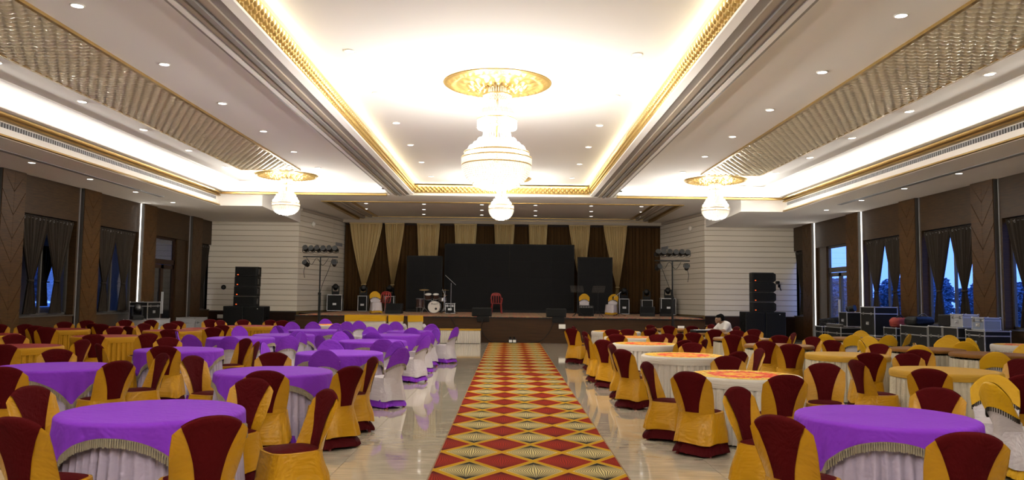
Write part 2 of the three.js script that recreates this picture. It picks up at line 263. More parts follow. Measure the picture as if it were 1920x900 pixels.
// beige front walls of horizontal planks, wainscot below
const planks = (name, x0, d0, x1, d1, rows, y0, ph, top) => {
  const w = structure(name), L = Math.hypot(x1 - x0, d1 - d0), turn = Math.atan2(d1 - d0, x1 - x0);
  const holder = (m) => { m.position.set(x0, 0, -d0); m.rotation.y = turn; return m; };
  const side = x0 < 0 ? 1 : 1;
  holder(part('backing', metric(box(L + 0.02, 6.0, 0.25, L / 2, 3.0, -0.145)), M.grooveGold, w));
  const g = new RoundedBoxGeometry(L, ph - 0.016, 0.02, 1, 0.003).translate(L / 2, 0, 0);
  for (let i = 0; i < rows; i++) { const m = holder(part('plank', g, M.plank[(i * 5 + 1) % 3], w)); m.position.y = y0 + ph * (i + 0.5); if (m.position.y + ph / 2 > top) { w.remove(m); } }
  return [w, holder, L];
};
const wains = (w, holder, L) => { holder(part('wainscot', metric(box(L, 0.92, 0.03, L / 2, 0.46, 0.005)), M.wainscot, w)); holder(part('wainscot_rail', box(L, 0.03, 0.06, L / 2, 0.93, 0.01), M.frame, w)); };
{
  const a = planks('wall_front_left', XL - 0.1, DF, -9.0, DF, 24, 0.95, 0.2276, 5.5); wains(...a);
  const b = planks('wall_front_right', 8.3, DF, XR + 0.1, DF, 24, 0.95, 0.2276, 5.5); wains(...b);
  const c = planks('wall_stage_left', -9.0, DF, -8.16, DS, 24, 0.95, 0.2276, 5.5), d = planks('wall_stage_right', 7.4, DS, 8.3, DF, 24, 0.95, 0.2276, 5.5);
  for (const q of [c, d]) { q[1](part('joint', box(0.02, 4.5, 0.03, q === c ? 4.0 : 1.55, 3.2, 0.0), M.plank[0], q[0])); q[1](part('air_vent', box(0.9, 0.16, 0.03, q === c ? 4.75 : 0.85, 4.1, 0.01), M.grille, q[0])); }
  const k = structure('wall_back'); part('wall_panel', span(XL - 0.3, XR + 0.3, 0, 6, DB - 0.3, DB), mat({ color: rgb(0.5, 0.45, 0.38), roughness: 0.8 }), k);
  const e = structure('wall_stage'); part('wall_panel', span(-9, 8.5, 0, 6, DS + 0.3, DS + 0.6), M.dark, e);
  const t = structure('trim_1'); for (const [x0, d0, x1, d1] of [[-9.0, DF, -8.16, DS], [7.4, DS, 8.3, DF]]) { const L = Math.hypot(x1 - x0, d1 - d0), m = part('crown_moulding', box(L, 0.1, 0.16, L / 2, 5.28, 0.06), M.taupe, t); m.position.set(x0, 0, -d0); m.rotation.y = Math.atan2(d1 - d0, x1 - x0); }
  part('curtain_header', span(-8.2, 7.5, 5.2, 5.36, DS - 0.72, DS + 0.2), M.taupe, t);
}
const TABLES = [
  ['purple', -2.71, -6.20, 0.0, 'front purple table left of the aisle'],
  ['purple', -5.45, -9.74, -0.03, 'purple table nearest the left wall'],
  ['purple', -2.75, -9.48, 0.37, 'second purple table along the aisle'],
  ['purple', -5.28, -12.94, 0.12, 'purple table beside the gold-skirted tables'],
  ['purple', -2.64, -12.62, -0.47, 'third purple table along the aisle'],
  ['purple', -5.51, -16.58, -0.16, 'middle purple table of the left column'],
  ['purple', -5.04, -18.04, 0.9, 'fourth purple table of the left column'],
  ['purple', -4.96, -20.56, -0.72, 'farthest purple table of the left column'],
  ['purple', -2.70, -16.00, -0.05, 'fourth purple table along the aisle'],
  ['purple', -2.69, -18.54, 0.0, 'fifth purple table along the aisle'],
  ['purple', -2.43, -20.46, 0.4, 'last purple table along the aisle'],
  ['purple', 2.95, -6.33, -0.38, 'front purple table right of the aisle'],
  ['flower', -5.36, -24.53, 0, 'small printed table before the stage'],
  ['flower', 2.83, -9.69, 0.3, 'nearest flower-printed table'],
  ['flower', 2.81, -12.96, 1.0, 'second flower-printed table'],
  ['flower', 2.74, -16.11, 2.0, 'third flower-printed table'],
  ['flower', 2.90, -18.82, 2.6, 'fourth flower-printed table'],
  ['flower', 2.92, -21.95, 3.3, 'farthest flower-printed table'],
  ['flower', 11.06, -17.18, 0.7, 'printed table at the right edge'],
  ['yellow', 5.73, -13.63, 0, 'farther yellow-topped table'],
  ['yellow', 5.78, -10.67, 0, 'nearer yellow-topped table'],
  ['brown', 5.09, -24.16, 0, 'farthest brown-topped table'],
  ['brown', 5.55, -21.79, 0, 'brown-topped table where the man sits'],
  ['brown', 5.49, -18.91, 0, 'middle brown-topped table'],
  ['brown', 5.45, -16.23, 0, 'brown-topped table behind the flower-printed ones'],
  ['brown', 8.52, -14.19, 0, 'nearest brown-topped table by the windows'],
  ['brown', 8.08, -15.55, 0, 'dark brown-topped table by the windows'],
  ['brown', 8.48, -19.63, 0, 'farthest brown-topped table by the windows'],
  ['gold', -8.12, -13.36, 0, 'nearest gold-skirted table'],
  ['gold', -10.92, -19.59, 0, 'gold-skirted table under the left windows'],
  ['gold', -8.35, -16.73, 0, 'second gold-skirted table from the front'],
  ['gold', -8.17, -19.57, 0, 'gold-skirted table behind the purple ones'],
  ['gold', -10.94, -16.81, 0, 'gold-skirted table at the left edge'],
  ['gold', -10.10, -21.21, 0, 'gold-skirted table before the equipment cases'],
  ['gold', -7.79, -20.92, 0, 'gold-skirted table before the speaker stack'],
  ['gold', -7.36, -22.92, 0, 'farthest gold-skirted table'],
];
const CHAIRS = [
  ['maroon', -2.94, -5.23, 2.90, 'gold-and-maroon covered chair on the near side of the front purple table left of the aisle'],
  ['maroon', -3.60, -6.47, 1.28, 'gold-and-maroon covered chair on the left side of the front purple table left of the aisle'],
  ['maroon', -2.02, -5.31, -2.49, 'gold-and-maroon chair on the near right side of the front purple table left of the aisle'],
  ['maroon', -2.41, -7.09, -0.33, 'gold-and-maroon covered chair on the far side of the front purple table left of the aisle'],
  ['maroon', -5.19, -8.48, -2.94, 'gold-and-maroon covered chair on the near side of the purple table nearest the left wall'],
  ['maroon', -4.62, -9.22, -2.12, 'gold-and-maroon covered chair on the near right side of the purple table nearest the left wall'],
  ['maroon', -4.59, -10.08, -0.75, 'gold-and-maroon covered chair on the right side of the purple table nearest the left wall'],
  ['maroon', -5.08, -12.01, -2.93, 'gold-and-maroon covered chair on the near side of the purple table beside the gold-skirted tables'],
  ['maroon', -3.62, -9.81, 1.21, 'gold-and-maroon covered chair on the left side of the second purple table along the aisle'],
  ['maroon', -2.50, -8.38, -2.92, 'gold-and-maroon covered chair on the near side of the second purple table along the aisle'],
  ['maroon', -3.02, -10.37, 0.30, 'gold-and-maroon covered chair on the far side of the second purple table along the aisle'],
  ['maroon', -1.93, -8.89, -2.20, 'gold-and-maroon covered chair on the near right side of the second purple table along the aisle'],
  ['maroon', -1.93, -9.93, -1.08, 'gold-and-maroon covered chair on the far right side of the second purple table along the aisle'],
  ['maroon', -1.68, -6.38, -0.91, 'gold-and-maroon covered chair on the right side of the front purple table left of the aisle'],
  ['maroon', -11.79, -18.56, 0.45, 'gold-and-maroon covered chair on the far left side of the gold-skirted table at the left edge'],
  ['maroon', -11.30, -18.65, 0.19, 'gold-and-maroon covered chair on the far side of the gold-skirted table at the left edge'],
  ['maroon', -5.90, -10.55, 0.50, 'gold-and-maroon covered chair on the far left side of the purple table nearest the left wall'],
  ['maroon', -7.42, -11.89, -2.70, 'gold-and-maroon covered chair on the near right side of the nearest gold-skirted table'],
  ['maroon', -8.65, -14.13, 0.60, 'gold-and-maroon covered chair on the far left side of the nearest gold-skirted table'],
  ['maroon', -7.21, -13.18, -1.77, 'gold-and-maroon covered chair on the right side of the nearest gold-skirted table'],
  ['maroon', -10.68, -18.39, -2.95, 'gold-and-maroon covered chair on the near side of the gold-skirted table under the left windows'],
  ['maroon', -10.15, -17.75, -2.74, 'gold-and-maroon covered chair on the near right side of the gold-skirted table under the left windows'],
  ['maroon', -11.33, -20.49, 0.43, 'gold-and-maroon covered chair on the far left side of the gold-skirted table under the left windows'],
  ['maroon', -11.42, -21.64, 0.24, 'gold-and-maroon covered chair on the far side of the gold-skirted table under the left windows'],
  ['maroon', -9.97, -19.91, -3.04, 'gold-and-maroon chair, right-hand one on the near side of the gold-skirted table before the equipment cases'],
  ['maroon', -10.29, -20.30, 2.94, 'gold-and-maroon chair, left-hand one on the near side of the gold-skirted table before the equipment cases'],
  ['maroon', -8.65, -17.61, 0.33, 'gold-and-maroon covered chair on the far side of the second gold-skirted table from the front'],
  ['maroon', -5.95, -12.30, 2.33, 'gold-and-maroon covered chair on the near left side of the purple table beside the gold-skirted tables'],
  ['maroon', -7.68, -14.98, -2.78, 'gold-and-maroon covered chair on the near side of the second gold-skirted table from the front'],
  ['maroon', -7.06, -15.52, -2.33, 'gold-and-maroon covered chair on the near right side of the second gold-skirted table from the front'],
  ['maroon', -10.69, -22.43, 0.45, 'gold-and-maroon covered chair on the far left side of the gold-skirted table before the equipment cases'],
  ['maroon', -8.62, -18.75, 2.64, 'gold-and-maroon covered chair on the near left side of the gold-skirted table behind the purple ones'],
  ['maroon', -8.94, -20.08, 0.99, 'gold-and-maroon chair, left-hand one, far left side of the gold-skirted table behind the purple ones'],
  ['maroon', -10.18, -22.64, 0.05, 'gold-and-maroon covered chair on the far side of the gold-skirted table before the equipment cases'],
  ['maroon', -9.09, -22.02, 0.36, 'gold-and-maroon covered chair on the far side of the gold-skirted table behind the purple ones'],
  ['maroon', -8.57, -20.41, 0.45, 'gold-and-maroon chair, right-hand one, far left side of the gold-skirted table behind the purple ones'],
  ['maroon', -7.32, -17.38, -2.77, 'gold-and-maroon covered chair on the near side of the gold-skirted table behind the purple ones'],
  ['maroon', -8.81, -23.71, 0.35, 'gold-and-maroon covered chair on the far side of the gold-skirted table before the speaker stack'],
  ['maroon', -6.83, -18.57, -2.75, 'gold-and-maroon covered chair on the near side of the gold-skirted table before the speaker stack'],
  ['maroon', -7.20, -20.00, -2.57, 'gold-and-maroon covered chair on the near right side of the gold-skirted table before the speaker stack'],
  ['maroon', -8.18, -23.35, 1.10, 'gold-and-maroon covered chair, left-hand one on the far left side of the farthest gold-skirted table'],
  ['maroon', -7.80, -23.74, 0.50, 'gold-and-maroon covered chair, right-hand one on the far left side of the farthest gold-skirted table'],
  ['maroon', -7.20, -23.84, -0.17, 'gold-and-maroon covered chair on the far side of the farthest gold-skirted table'],
  ['maroon', -6.66, -23.54, 0.20, 'gold-and-maroon covered chair on the far right side of the farthest gold-skirted table'],
  ['maroon', -4.70, -13.67, -0.67, 'gold-and-maroon covered chair on the far right side of the purple table beside the gold-skirted tables'],
  ['maroon', -4.35, -13.01, -1.50, 'gold-and-maroon covered chair on the right side of the purple table beside the gold-skirted tables'],
  ['maroon', -5.77, -13.74, 0.55, 'gold-and-maroon covered chair on the far left side of the purple table beside the gold-skirted tables'],
  ['purple', -2.59, -11.54, -3.09, 'white chair with purple hood, near side of the third purple table along the aisle'],
  ['purple', -2.95, -13.49, 0.34, 'white chair with purple hood, far side of the third purple table along the aisle'],
  ['purple', -2.05, -13.33, -0.69, 'white chair with purple hood, far right side of the third purple table along the aisle'],
  ['purple', -1.82, -12.07, -2.16, 'white chair with purple hood, near right side of the third purple table along the aisle'],
  ['purple', -2.30, -14.53, -2.87, 'white chair with purple hood, near side of the fourth purple table along the aisle'],
  ['purple', -3.35, -16.67, 0.76, 'white chair with purple hood, far left side of the fourth purple table along the aisle'],
  ['purple', -3.35, -17.65, 2.50, 'white chair with purple hood, near left side of the fifth purple table along the aisle'],
  ['purple', -2.83, -17.20, 3.04, 'white chair with purple hood, near side of the fifth purple table along the aisle'],
  ['purple', -1.85, -15.62, -1.98, 'white chair with purple hood, near right side of the fourth purple table along the aisle'],
  ['purple', -1.93, -17.56, -2.48, 'white chair with purple hood, near right side of the fifth purple table along the aisle'],
  ['purple', -1.96, -19.11, -0.91, 'white chair with purple hood, far right side of the fifth purple table along the aisle'],
  ['purple', -2.17, -21.71, -0.20, 'white chair with purple hood, right-hand one, far of the last purple table along the aisle'],
  ['purple', -1.58, -20.10, -1.98, 'white chair with purple hood, near right side of the last purple table along the aisle'],
  ['purple', -3.21, -19.31, 0.59, 'white chair with purple hood, far left side of the fifth purple table along the aisle'],
  ['purple', -2.35, -19.54, -3.05, 'white chair with purple hood, near side of the last purple table along the aisle'],
  ['purple', -3.26, -23.40, 0.28, 'white chair with purple hood, left-hand one, far of the last purple table along the aisle'],
  ['purple', -3.20, -21.56, 0.61, 'white chair with purple hood, far left side of the last purple table along the aisle'],
  ['purple', -4.35, -23.78, 0.51, 'white chair with purple hood, rightmost, far of the farthest purple table of the left column'],
  ['purple', -4.71, -22.91, -0.11, 'white chair with purple hood, third, far of the farthest purple table of the left column'],
  ['purple', -4.74, -21.51, -0.23, 'white chair with purple hood, second, far of the farthest purple table of the left column'],
  ['purple', -4.11, -18.02, -1.59, 'white chair with purple hood, right side of the fourth purple table of the left column'],
  ['purple', -3.35, -15.33, 2.37, 'white chair with purple hood, near left side of the fourth purple table along the aisle'],
  ['purple', -5.48, -19.29, 0.34, 'white chair with purple hood, far side of the fourth purple table of the left column'],
  ['purple', -5.48, -19.79, 2.55, 'white chair with purple hood, near left of the farthest purple table of the left column'],
  ['purple', -5.91, -22.19, 0.53, 'white chair with purple hood, far left of the farthest purple table of the left column'],
  ['purple', -5.45, -22.39, 0.26, 'white chair with purple hood, leftmost, far of the farthest purple table of the left column'],
  ['purple', -5.74, -25.38, 0.43, 'white chair with purple hood, far left side of the small printed table before the stage'],
  ['purple', -4.59, -17.23, -2.63, 'white chair with purple hood, near right of the fourth purple table of the left column'],
  ['purple', -4.59, -16.51, -1.66, 'white chair with purple hood, right side of the middle purple table of the left column'],
  ['purple', -4.26, -15.13, -2.43, 'white chair with purple hood, near right of the middle purple table of the left column'],
  ['purple', -3.57, -12.67, 1.52, 'white chair with purple hood, left side of the third purple table along the aisle'],
  ['purple', -6.18, -18.92, 0.91, 'white chair with purple hood, far left of the fourth purple table of the left column'],
  ['purple', -6.38, -16.24, 1.95, 'white chair with purple hood, left side of the middle purple table of the left column'],
  ['purple', -5.83, -15.18, 2.92, 'white chair with purple hood, left-hand, near of the middle purple table of the left column'],
  ['purple', -5.08, -14.77, -2.91, 'white chair with purple hood, right-hand, near of the middle purple table of the left column'],
  ['maroon', 2.76, -5.05, 2.99, 'gold-and-maroon covered chair on the near side of the front purple table right of the aisle'],
  ['maroon', 2.01, -5.55, 2.26, 'gold-and-maroon chair on the near left side of the front purple table right of the aisle'],
  ['maroon', 2.17, -6.84, 0.68, 'gold-and-maroon chair on the far left side of the front purple table right of the aisle'],
  ['maroon', 2.84, -8.54, -3.13, 'gold-and-maroon covered chair on the near side of the nearest flower-printed table'],
  ['maroon', 2.08, -8.73, 2.48, 'gold-and-maroon covered chair on the near left side of the nearest flower-printed table'],
  ['maroon', 1.90, -9.59, 1.01, 'gold-and-maroon covered chair on the left side of the nearest flower-printed table'],
  ['maroon', 3.75, -9.57, -0.37, 'gold-and-maroon covered chair on the right side of the nearest flower-printed table'],
  ['maroon', 2.93, -10.61, -0.11, 'gold-and-maroon covered chair on the far side of the nearest flower-printed table'],
  ['maroon', 1.93, -12.28, 2.23, 'gold-and-maroon covered chair on the near left side of the second flower-printed table'],
  ['maroon', 1.97, -13.38, 1.11, 'gold-and-maroon covered chair on the far left side of the second flower-printed table'],
  ['maroon', 1.91, -15.05, 2.48, 'gold-and-maroon covered chair on the near left side of the third flower-printed table'],
  ['maroon', 1.82, -16.00, 1.69, 'gold-and-maroon covered chair on the left side of the third flower-printed table'],
  ['maroon', 2.40, -17.45, 2.78, 'gold-and-maroon covered chair on the near side of the fourth flower-printed table'],
  ['maroon', 2.01, -18.55, 1.87, 'gold-and-maroon covered chair on the left side of the fourth flower-printed table'],
  ['maroon', 1.74, -20.43, 2.48, 'gold-and-maroon covered chair on the near left side of the farthest flower-printed table'],
  ['maroon', 2.02, -21.74, 1.80, 'gold-and-maroon covered chair on the left side of the farthest flower-printed table'],
  ['maroon', 2.94, -19.75, -0.03, 'gold-and-maroon covered chair on the far side of the fourth flower-printed table'],
  ['maroon', 2.60, -20.12, 2.97, 'gold-and-maroon covered chair, left-hand one on the near side of the farthest flower-printed table'],
  ['maroon', 3.59, -21.31, -2.34, 'gold-and-maroon covered chair on the near right side of the farthest flower-printed table'],
  ['maroon', 3.08, -16.98, -0.37, 'gold-and-maroon covered chair on the far side of the third flower-printed table'],
  ['maroon', 3.45, -20.52, -2.79, 'gold-and-maroon covered chair, right-hand one on the near side of the farthest flower-printed table'],
  ['maroon', 4.35, -23.60, 2.21, 'gold-and-maroon covered chair, left-hand one on the near left side of the farthest brown-topped table'],
  ['maroon', 4.68, -23.23, 2.72, 'gold-and-maroon covered chair, right-hand one on the near left side of the farthest brown-topped table'],
  ['maroon', 3.35, -17.40, -0.44, 'gold-and-maroon covered chair on the far right side of the third flower-printed table'],
  ['maroon', 3.62, -18.22, -2.27, 'gold-and-maroon covered chair on the near right side of the fourth flower-printed table'],
  ['maroon', 3.16, -15.28, -2.68, 'gold-and-maroon covered chair, left-hand one on the near right side of the third flower-printed table'],
  ['maroon', 3.12, -13.84, -0.35, 'gold-and-maroon covered chair on the far side of the second flower-printed table'],
  ['maroon', 3.53, -15.62, -2.13, 'gold-and-maroon covered chair, right-hand one on the near right side of the third flower-printed table'],
  ['maroon', 4.33, -18.71, 2.77, 'gold-and-maroon chair, left-hand one on the near side of the brown-topped table where the man sits'],
  ['maroon', 5.28, -20.65, 2.91, 'gold-and-maroon chair, right-hand one on the near side of the brown-topped table where the man sits'],
  ['maroon', 5.20, -23.23, -3.03, 'gold-and-maroon covered chair on the near side of the farthest brown-topped table'],
  ['maroon', 5.95, -24.52, -1.17, 'gold-and-maroon covered chair on the far right side of the farthest brown-topped table'],
  ['maroon', 5.00, -17.82, 2.72, 'gold-and-maroon covered chair on the near left side of the middle brown-topped table'],
  ['maroon', 5.65, -19.83, -0.17, 'gold-and-maroon covered chair on the far side of the middle brown-topped table'],
  ['maroon', 6.26, -20.63, -0.42, 'gold-and-maroon covered chair on the far right side of the middle brown-topped table'],
  ['maroon', 5.29, -17.15, 0.16, 'gold-and-maroon chair, left-hand one on the far side of the brown-topped table behind the flower-printed ones'],
  ['maroon', 4.95, -15.33, 2.64, 'gold-and-maroon covered chair on the near left side of the brown-topped table behind the flower-printed ones'],
  ['maroon', 3.69, -12.68, -1.45, 'gold-and-maroon covered chair on the right side of the second flower-printed table'],
  ['maroon', 3.26, -12.15, -2.63, 'gold-and-maroon covered chair on the near right side of the second flower-printed table'],
  ['maroon', 6.42, -18.90, -1.59, 'gold-and-maroon covered chair on the right side of the middle brown-topped table'],
  ['maroon', 6.01, -17.82, 2.80, 'gold-and-maroon chair, right-hand one on the far side of the brown-topped table behind the flower-printed ones'],
  ['maroon', 5.00, -14.35, 2.91, 'gold-and-maroon covered chair on the near side of the brown-topped table behind the flower-printed ones'],
  ['maroon', 6.20, -16.81, -0.92, 'gold-and-maroon covered chair on the far right side of the brown-topped table behind the flower-printed ones'],
  ['maroon', 6.47, -15.76, 2.28, 'gold-and-maroon covered chair on the far side of the farther yellow-topped table'],
  ['yellow', 7.39, -18.47, 2.39, 'white chair with yellow hood, left-hand, near left of the farthest brown-topped table by the windows'],
  ['yellow', 7.81, -18.19, 2.70, 'white chair with yellow hood, right-hand, near left of the farthest brown-topped table by the windows'],
  ['yellow', 7.65, -17.15, 5.78, 'white chair with yellow hood, left-hand one, near of the farthest brown-topped table by the windows'],
  ['yellow', 8.93, -20.45, -0.51, 'white chair with yellow hood, far right side of the farthest brown-topped table by the windows'],
  ['yellow', 8.51, -18.31, -3.12, 'white chair with yellow hood, right-hand one, near of the farthest brown-topped table by the windows'],
  ['yellow', 9.15, -18.99, -2.34, 'white chair with yellow hood, near right side of the farthest brown-topped table by the windows'],
  ['yellow', 7.16, -15.66, 1.45, 'white chair with yellow hood, left side of the dark brown-topped table by the windows'],
  ['maroon', 6.43, -14.24, -0.86, 'gold-and-maroon covered chair on the far right side of the farther yellow-topped table'],
  ['maroon', 5.42, -12.21, 2.93, 'gold-and-maroon covered chair on the near side of the farther yellow-topped table'],
  ['maroon', 4.79, -10.51, 1.74, 'gold-and-maroon covered chair on the left side of the nearer yellow-topped table'],
  ['maroon', 5.86, -11.60, -0.09, 'gold-and-maroon covered chair, left-hand one on the far side of the nearer yellow-topped table'],
  ['maroon', 4.96, -9.44, 2.55, 'gold-and-maroon covered chair on the near left side of the nearer yellow-topped table'],
  ['maroon', 3.62, -6.98, -0.80, 'gold-and-maroon chair on the far right side of the front purple table right of the aisle'],
  ['maroon', 6.69, -10.90, -1.33, 'gold-and-maroon covered chair on the right side of the nearer yellow-topped table'],
  ['maroon', 5.59, -8.91, 3.03, 'gold-and-maroon covered chair on the near side of the nearer yellow-topped table'],
  ['yellow', 4.89, -7.72, 1.67, 'yellow-hooded chair, right-hand, far right of the front purple table right of the aisle'],
  ['yellow', 4.98, -8.23, -0.47, 'yellow-hooded chair, left-hand, far right of the front purple table right of the aisle'],
  ['yellow', 9.12, -16.79, -0.50, 'white chair with yellow hood, left-hand one, far of the nearest brown-topped table by the windows'],
  ['yellow', 7.74, -14.68, 1.01, 'white chair with yellow hood, far left side of the nearest brown-topped table by the windows'],
  ['yellow', 8.97, -15.83, 2.63, 'white chair with yellow hood, right-hand one, far of the nearest brown-topped table by the windows'],
  ['yellow', 10.13, -17.16, 1.58, 'white chair with yellow hood, left side of the printed table at the right edge'],
  ['yellow', 9.94, -18.19, -0.61, 'white chair with yellow hood, far right side of the dark brown-topped table by the windows'],
  ['yellow', 7.36, -14.36, 2.59, 'white chair with yellow hood, near left side of the dark brown-topped table by the windows'],
  ['maroon', 6.43, -12.54, -0.33, 'gold-and-maroon covered chair, right-hand one on the far side of the nearer yellow-topped table'],
  ['yellow', 7.64, -12.63, 2.62, 'white chair with yellow hood, near left side of the nearest brown-topped table by the windows'],
  ['yellow', 9.31, -14.68, -1.01, 'white chair with yellow hood, far right side of the nearest brown-topped table by the windows'],
];
// ---------- carpet down the aisle ----------
function diamondTex(phase) {
  return canvasTex(1024, 2048, (g, w, h) => {     // 1.83 m across, two pattern repeats of 0.9 m
    g.fillStyle = '#94700c'; g.fillRect(0, 0, w, h);
    const sx = w / 1.83, sy = h / 1.8, hw = 0.317, hh = 0.45;
    const dia = (cx, cy, red) => {
      const k = 0.865, X = (x) => (cx + x) * sx, Y = (y) => (cy + y) * sy;
      const shape = () => { g.beginPath(); g.moveTo(X(0), Y(-hh * k)); g.lineTo(X(hw * k), Y(0)); g.lineTo(X(0), Y(hh * k)); g.lineTo(X(-hw * k), Y(0)); g.closePath(); };
      g.save(); shape(); g.fillStyle = red ? '#761c0c' : '#a59668'; g.fill(); g.clip();
      for (let i = -10; i <= 10; i++) {
        const x = Math.sign(i) * Math.pow(Math.abs(i) / 10.5, 0.9) * hw * k; g.lineWidth = red ? 2.6 : 3.4; g.strokeStyle = red ? '#3c0d08' : '#120d0b';
        g.beginPath(); g.moveTo(X(0), Y(-hh * k)); g.lineTo(X(x * 0.96), Y(0)); g.lineTo(X(0), Y(hh * k)); g.stroke();
      }
      g.restore(); g.lineWidth = 5; g.strokeStyle = red ? '#7a2012' : '#9a8450'; shape(); g.stroke();
    };
    for (let r = -1; r < 4; r++) for (let c = -1; c < 5; c++) { dia(phase + c * 0.634, r * 0.9, false); dia(phase + (c + 0.5) * 0.634, (r + 0.5) * 0.9, true); }
    g.globalAlpha = 0.10; for (let i = 0; i < 9000; i++) { g.fillStyle = rnd() < 0.5 ? '#000' : '#fff'; g.fillRect(rnd() * w, rnd() * h, 3, 3); }
  });
}
[[2.0, 17.3, 0.337, 7.71, 'red, gold and black diamond carpet runner in the aisle, its near length'], [17.3, 29.05, 0.25, 17.75, 'red, gold and black diamond carpet runner, its far length reaching the stage']].forEach(([d0, d1, ph, row, label], i) => {
  const t = diamondTex(ph); t.wrapS = THREE.ClampToEdgeWrapping;
  const c = thing('carpet_runner', label, 'carpet', [0.2, 0, -(d0 + d1) / 2]), L = d1 - d0;
  const g = grid(30, Math.round(L * 6), (u, v) => { const x = (u - 0.5) * 1.83, d = d0 + (1 - v) * L; return [x + 0.006 * N(d * 0.7, i * 9, 2), 0.012 + 0.003 * N(x * 2.5, d * 1.7, 4), (d0 + d1) / 2 - d, u, (row - d) / 1.8]; });
  for (let k = 0; k < g.attributes.position.count; k++) {}
  g.index.array.reverse(); g.computeVertexNormals();
  part('pile', g, dull({ specularIntensity: 0.1, map: t, roughness: 0.95, bumpMap: rep(weaveTex, 14, 14), bumpScale: 0.003, side: THREE.DoubleSide }), c);
  for (const s of [-1, 1]) part('edge_binding', box(0.014, 0.012, L, s * 0.915, 0.007, 0), mat({ color: rgb(0.13, 0.07, 0.02), roughness: 0.9 }), c);
});

// ---------- tables ----------
const R0 = 0.66, TH = 0.745;
function skirtGeo(R, y0, y1, n, amp, flare, seed) {
  const nu = n * 8;
  return grid(nu, 6, (u, v) => {
    const a = u * Math.PI * 2, y = y1 + (y0 - y1) * v, q = Math.sin(a * n + 0.8 * Math.sin(a * 3 + seed) + 0.5 * Math.sin(a * 7 + seed * 2)), w = n > 40 ? 0.35 - 1.9 * Math.pow(Math.max(0, q), 5) : 1 - 2 * Math.pow(1 - Math.abs(q), 1.3), k = amp * (n > 40 ? 0.75 + 0.25 * v : 0.45 + 0.55 * v);
    const r = R + flare * v + k * (w + 0.35 * Math.sin(a * n * 2 + seed)) + 0.006 * v * Math.sin(a * 5 + seed);
    return [Math.sin(a) * r, y, Math.cos(a) * r, u * 6, y * 1.4];
  }, true);
}
function drapeEdge(a, s) { const q = Math.max(Math.abs(Math.cos(a)), Math.abs(Math.sin(a))); return s / q; }
function drapeGeo(seed) {     // a square velvet cloth over the round top, points hanging lowest
  const s = R0 + 0.09, bend = 0.03, fold = (a, drop) => 0.035 * drop * Math.sin(a * 26 + Math.sin(a * 5 + seed) * 2) + 0.05 * drop * Math.sin(a * 13 + seed);
  const f = (u, v) => {
    const a = u * Math.PI * 2, Lmax = Math.min(drapeEdge(a, s), R0 + 0.44); let L;
    if (v < 0.4) L = (v / 0.4) * (R0 - bend); else if (v < 0.55) L = R0 - bend + ((v - 0.4) / 0.15) * bend * 1.57; else L = R0 + 0.017 + ((v - 0.55) / 0.45) * (Lmax - R0 - 0.017);
    let r, y;
    if (L <= R0 - bend) { r = L; y = TH + 0.014; } else if (L <= R0 + 0.0171) { const t = (L - R0 + bend) / bend; r = R0 - bend + (bend + 0.012) * Math.sin(t); y = TH + 0.014 - bend * (1 - Math.cos(t)); } else { const d = L - R0 - 0.017; r = R0 + 0.012 + 0.05 * d + fold(a, d); y = TH + 0.014 - bend - d; }
    if (v < 0.5) y += 0.003 * N(Math.sin(a) * r * 4, Math.cos(a) * r * 4, seed) * (v > 0.02 ? 1 : 0);
    return [Math.sin(a) * r, y, Math.cos(a) * r, Math.sin(a) * L, Math.cos(a) * L];
  };
  const g = grid(260, 26, f, true), tassels = [], n = 270;
  for (let i = 0; i < n; i++) {
    const u = i / n, a = u * Math.PI * 2, p = f(u, 1), h = 0.055 + 0.008 * rnd(), b = new THREE.CylinderGeometry(0.0055, 0.008, h, 5).translate(0, -h / 2 + 0.004, 0);
    tassels.push(b.rotateY(a).translate(p[0] * 1.006, p[1], p[2] * 1.006));
  }
  const braid = grid(260, 2, (u, v) => { const p = f(u, 1 - 0.02 * (1 - v)), k = 1.008; return [p[0] * k, p[1] - 0.004 + 0.008 * (1 - v), p[2] * k]; }, true);
  return { cloth: g, fringe: join([...tassels, braid]) };
}
const top = (R, th = 0.03) => new THREE.LatheGeometry([[0, TH - th], [R - 0.01, TH - th], [R, TH - th * 0.5], [R - 0.006, TH - 0.004], [R - 0.015, TH], [0, TH]].map((p) => new THREE.Vector2(...p)), 64);
const capGeo = (R, drop, y = TH + 0.006, th = 0.012) => new THREE.LatheGeometry([[R + 0.008, y - drop], [R + 0.014, y - drop * 0.6], [R + 0.012, y - 0.03], [R + 0.004, y - 0.010], [R - 0.012, y - 0.001], [R - 0.05, y], [0, y]].map((p) => new THREE.Vector2(...p)), 96);
const discUV = (R, y) => new THREE.CircleGeometry(R, 72).rotateX(-Math.PI / 2).translate(0, y, 0);
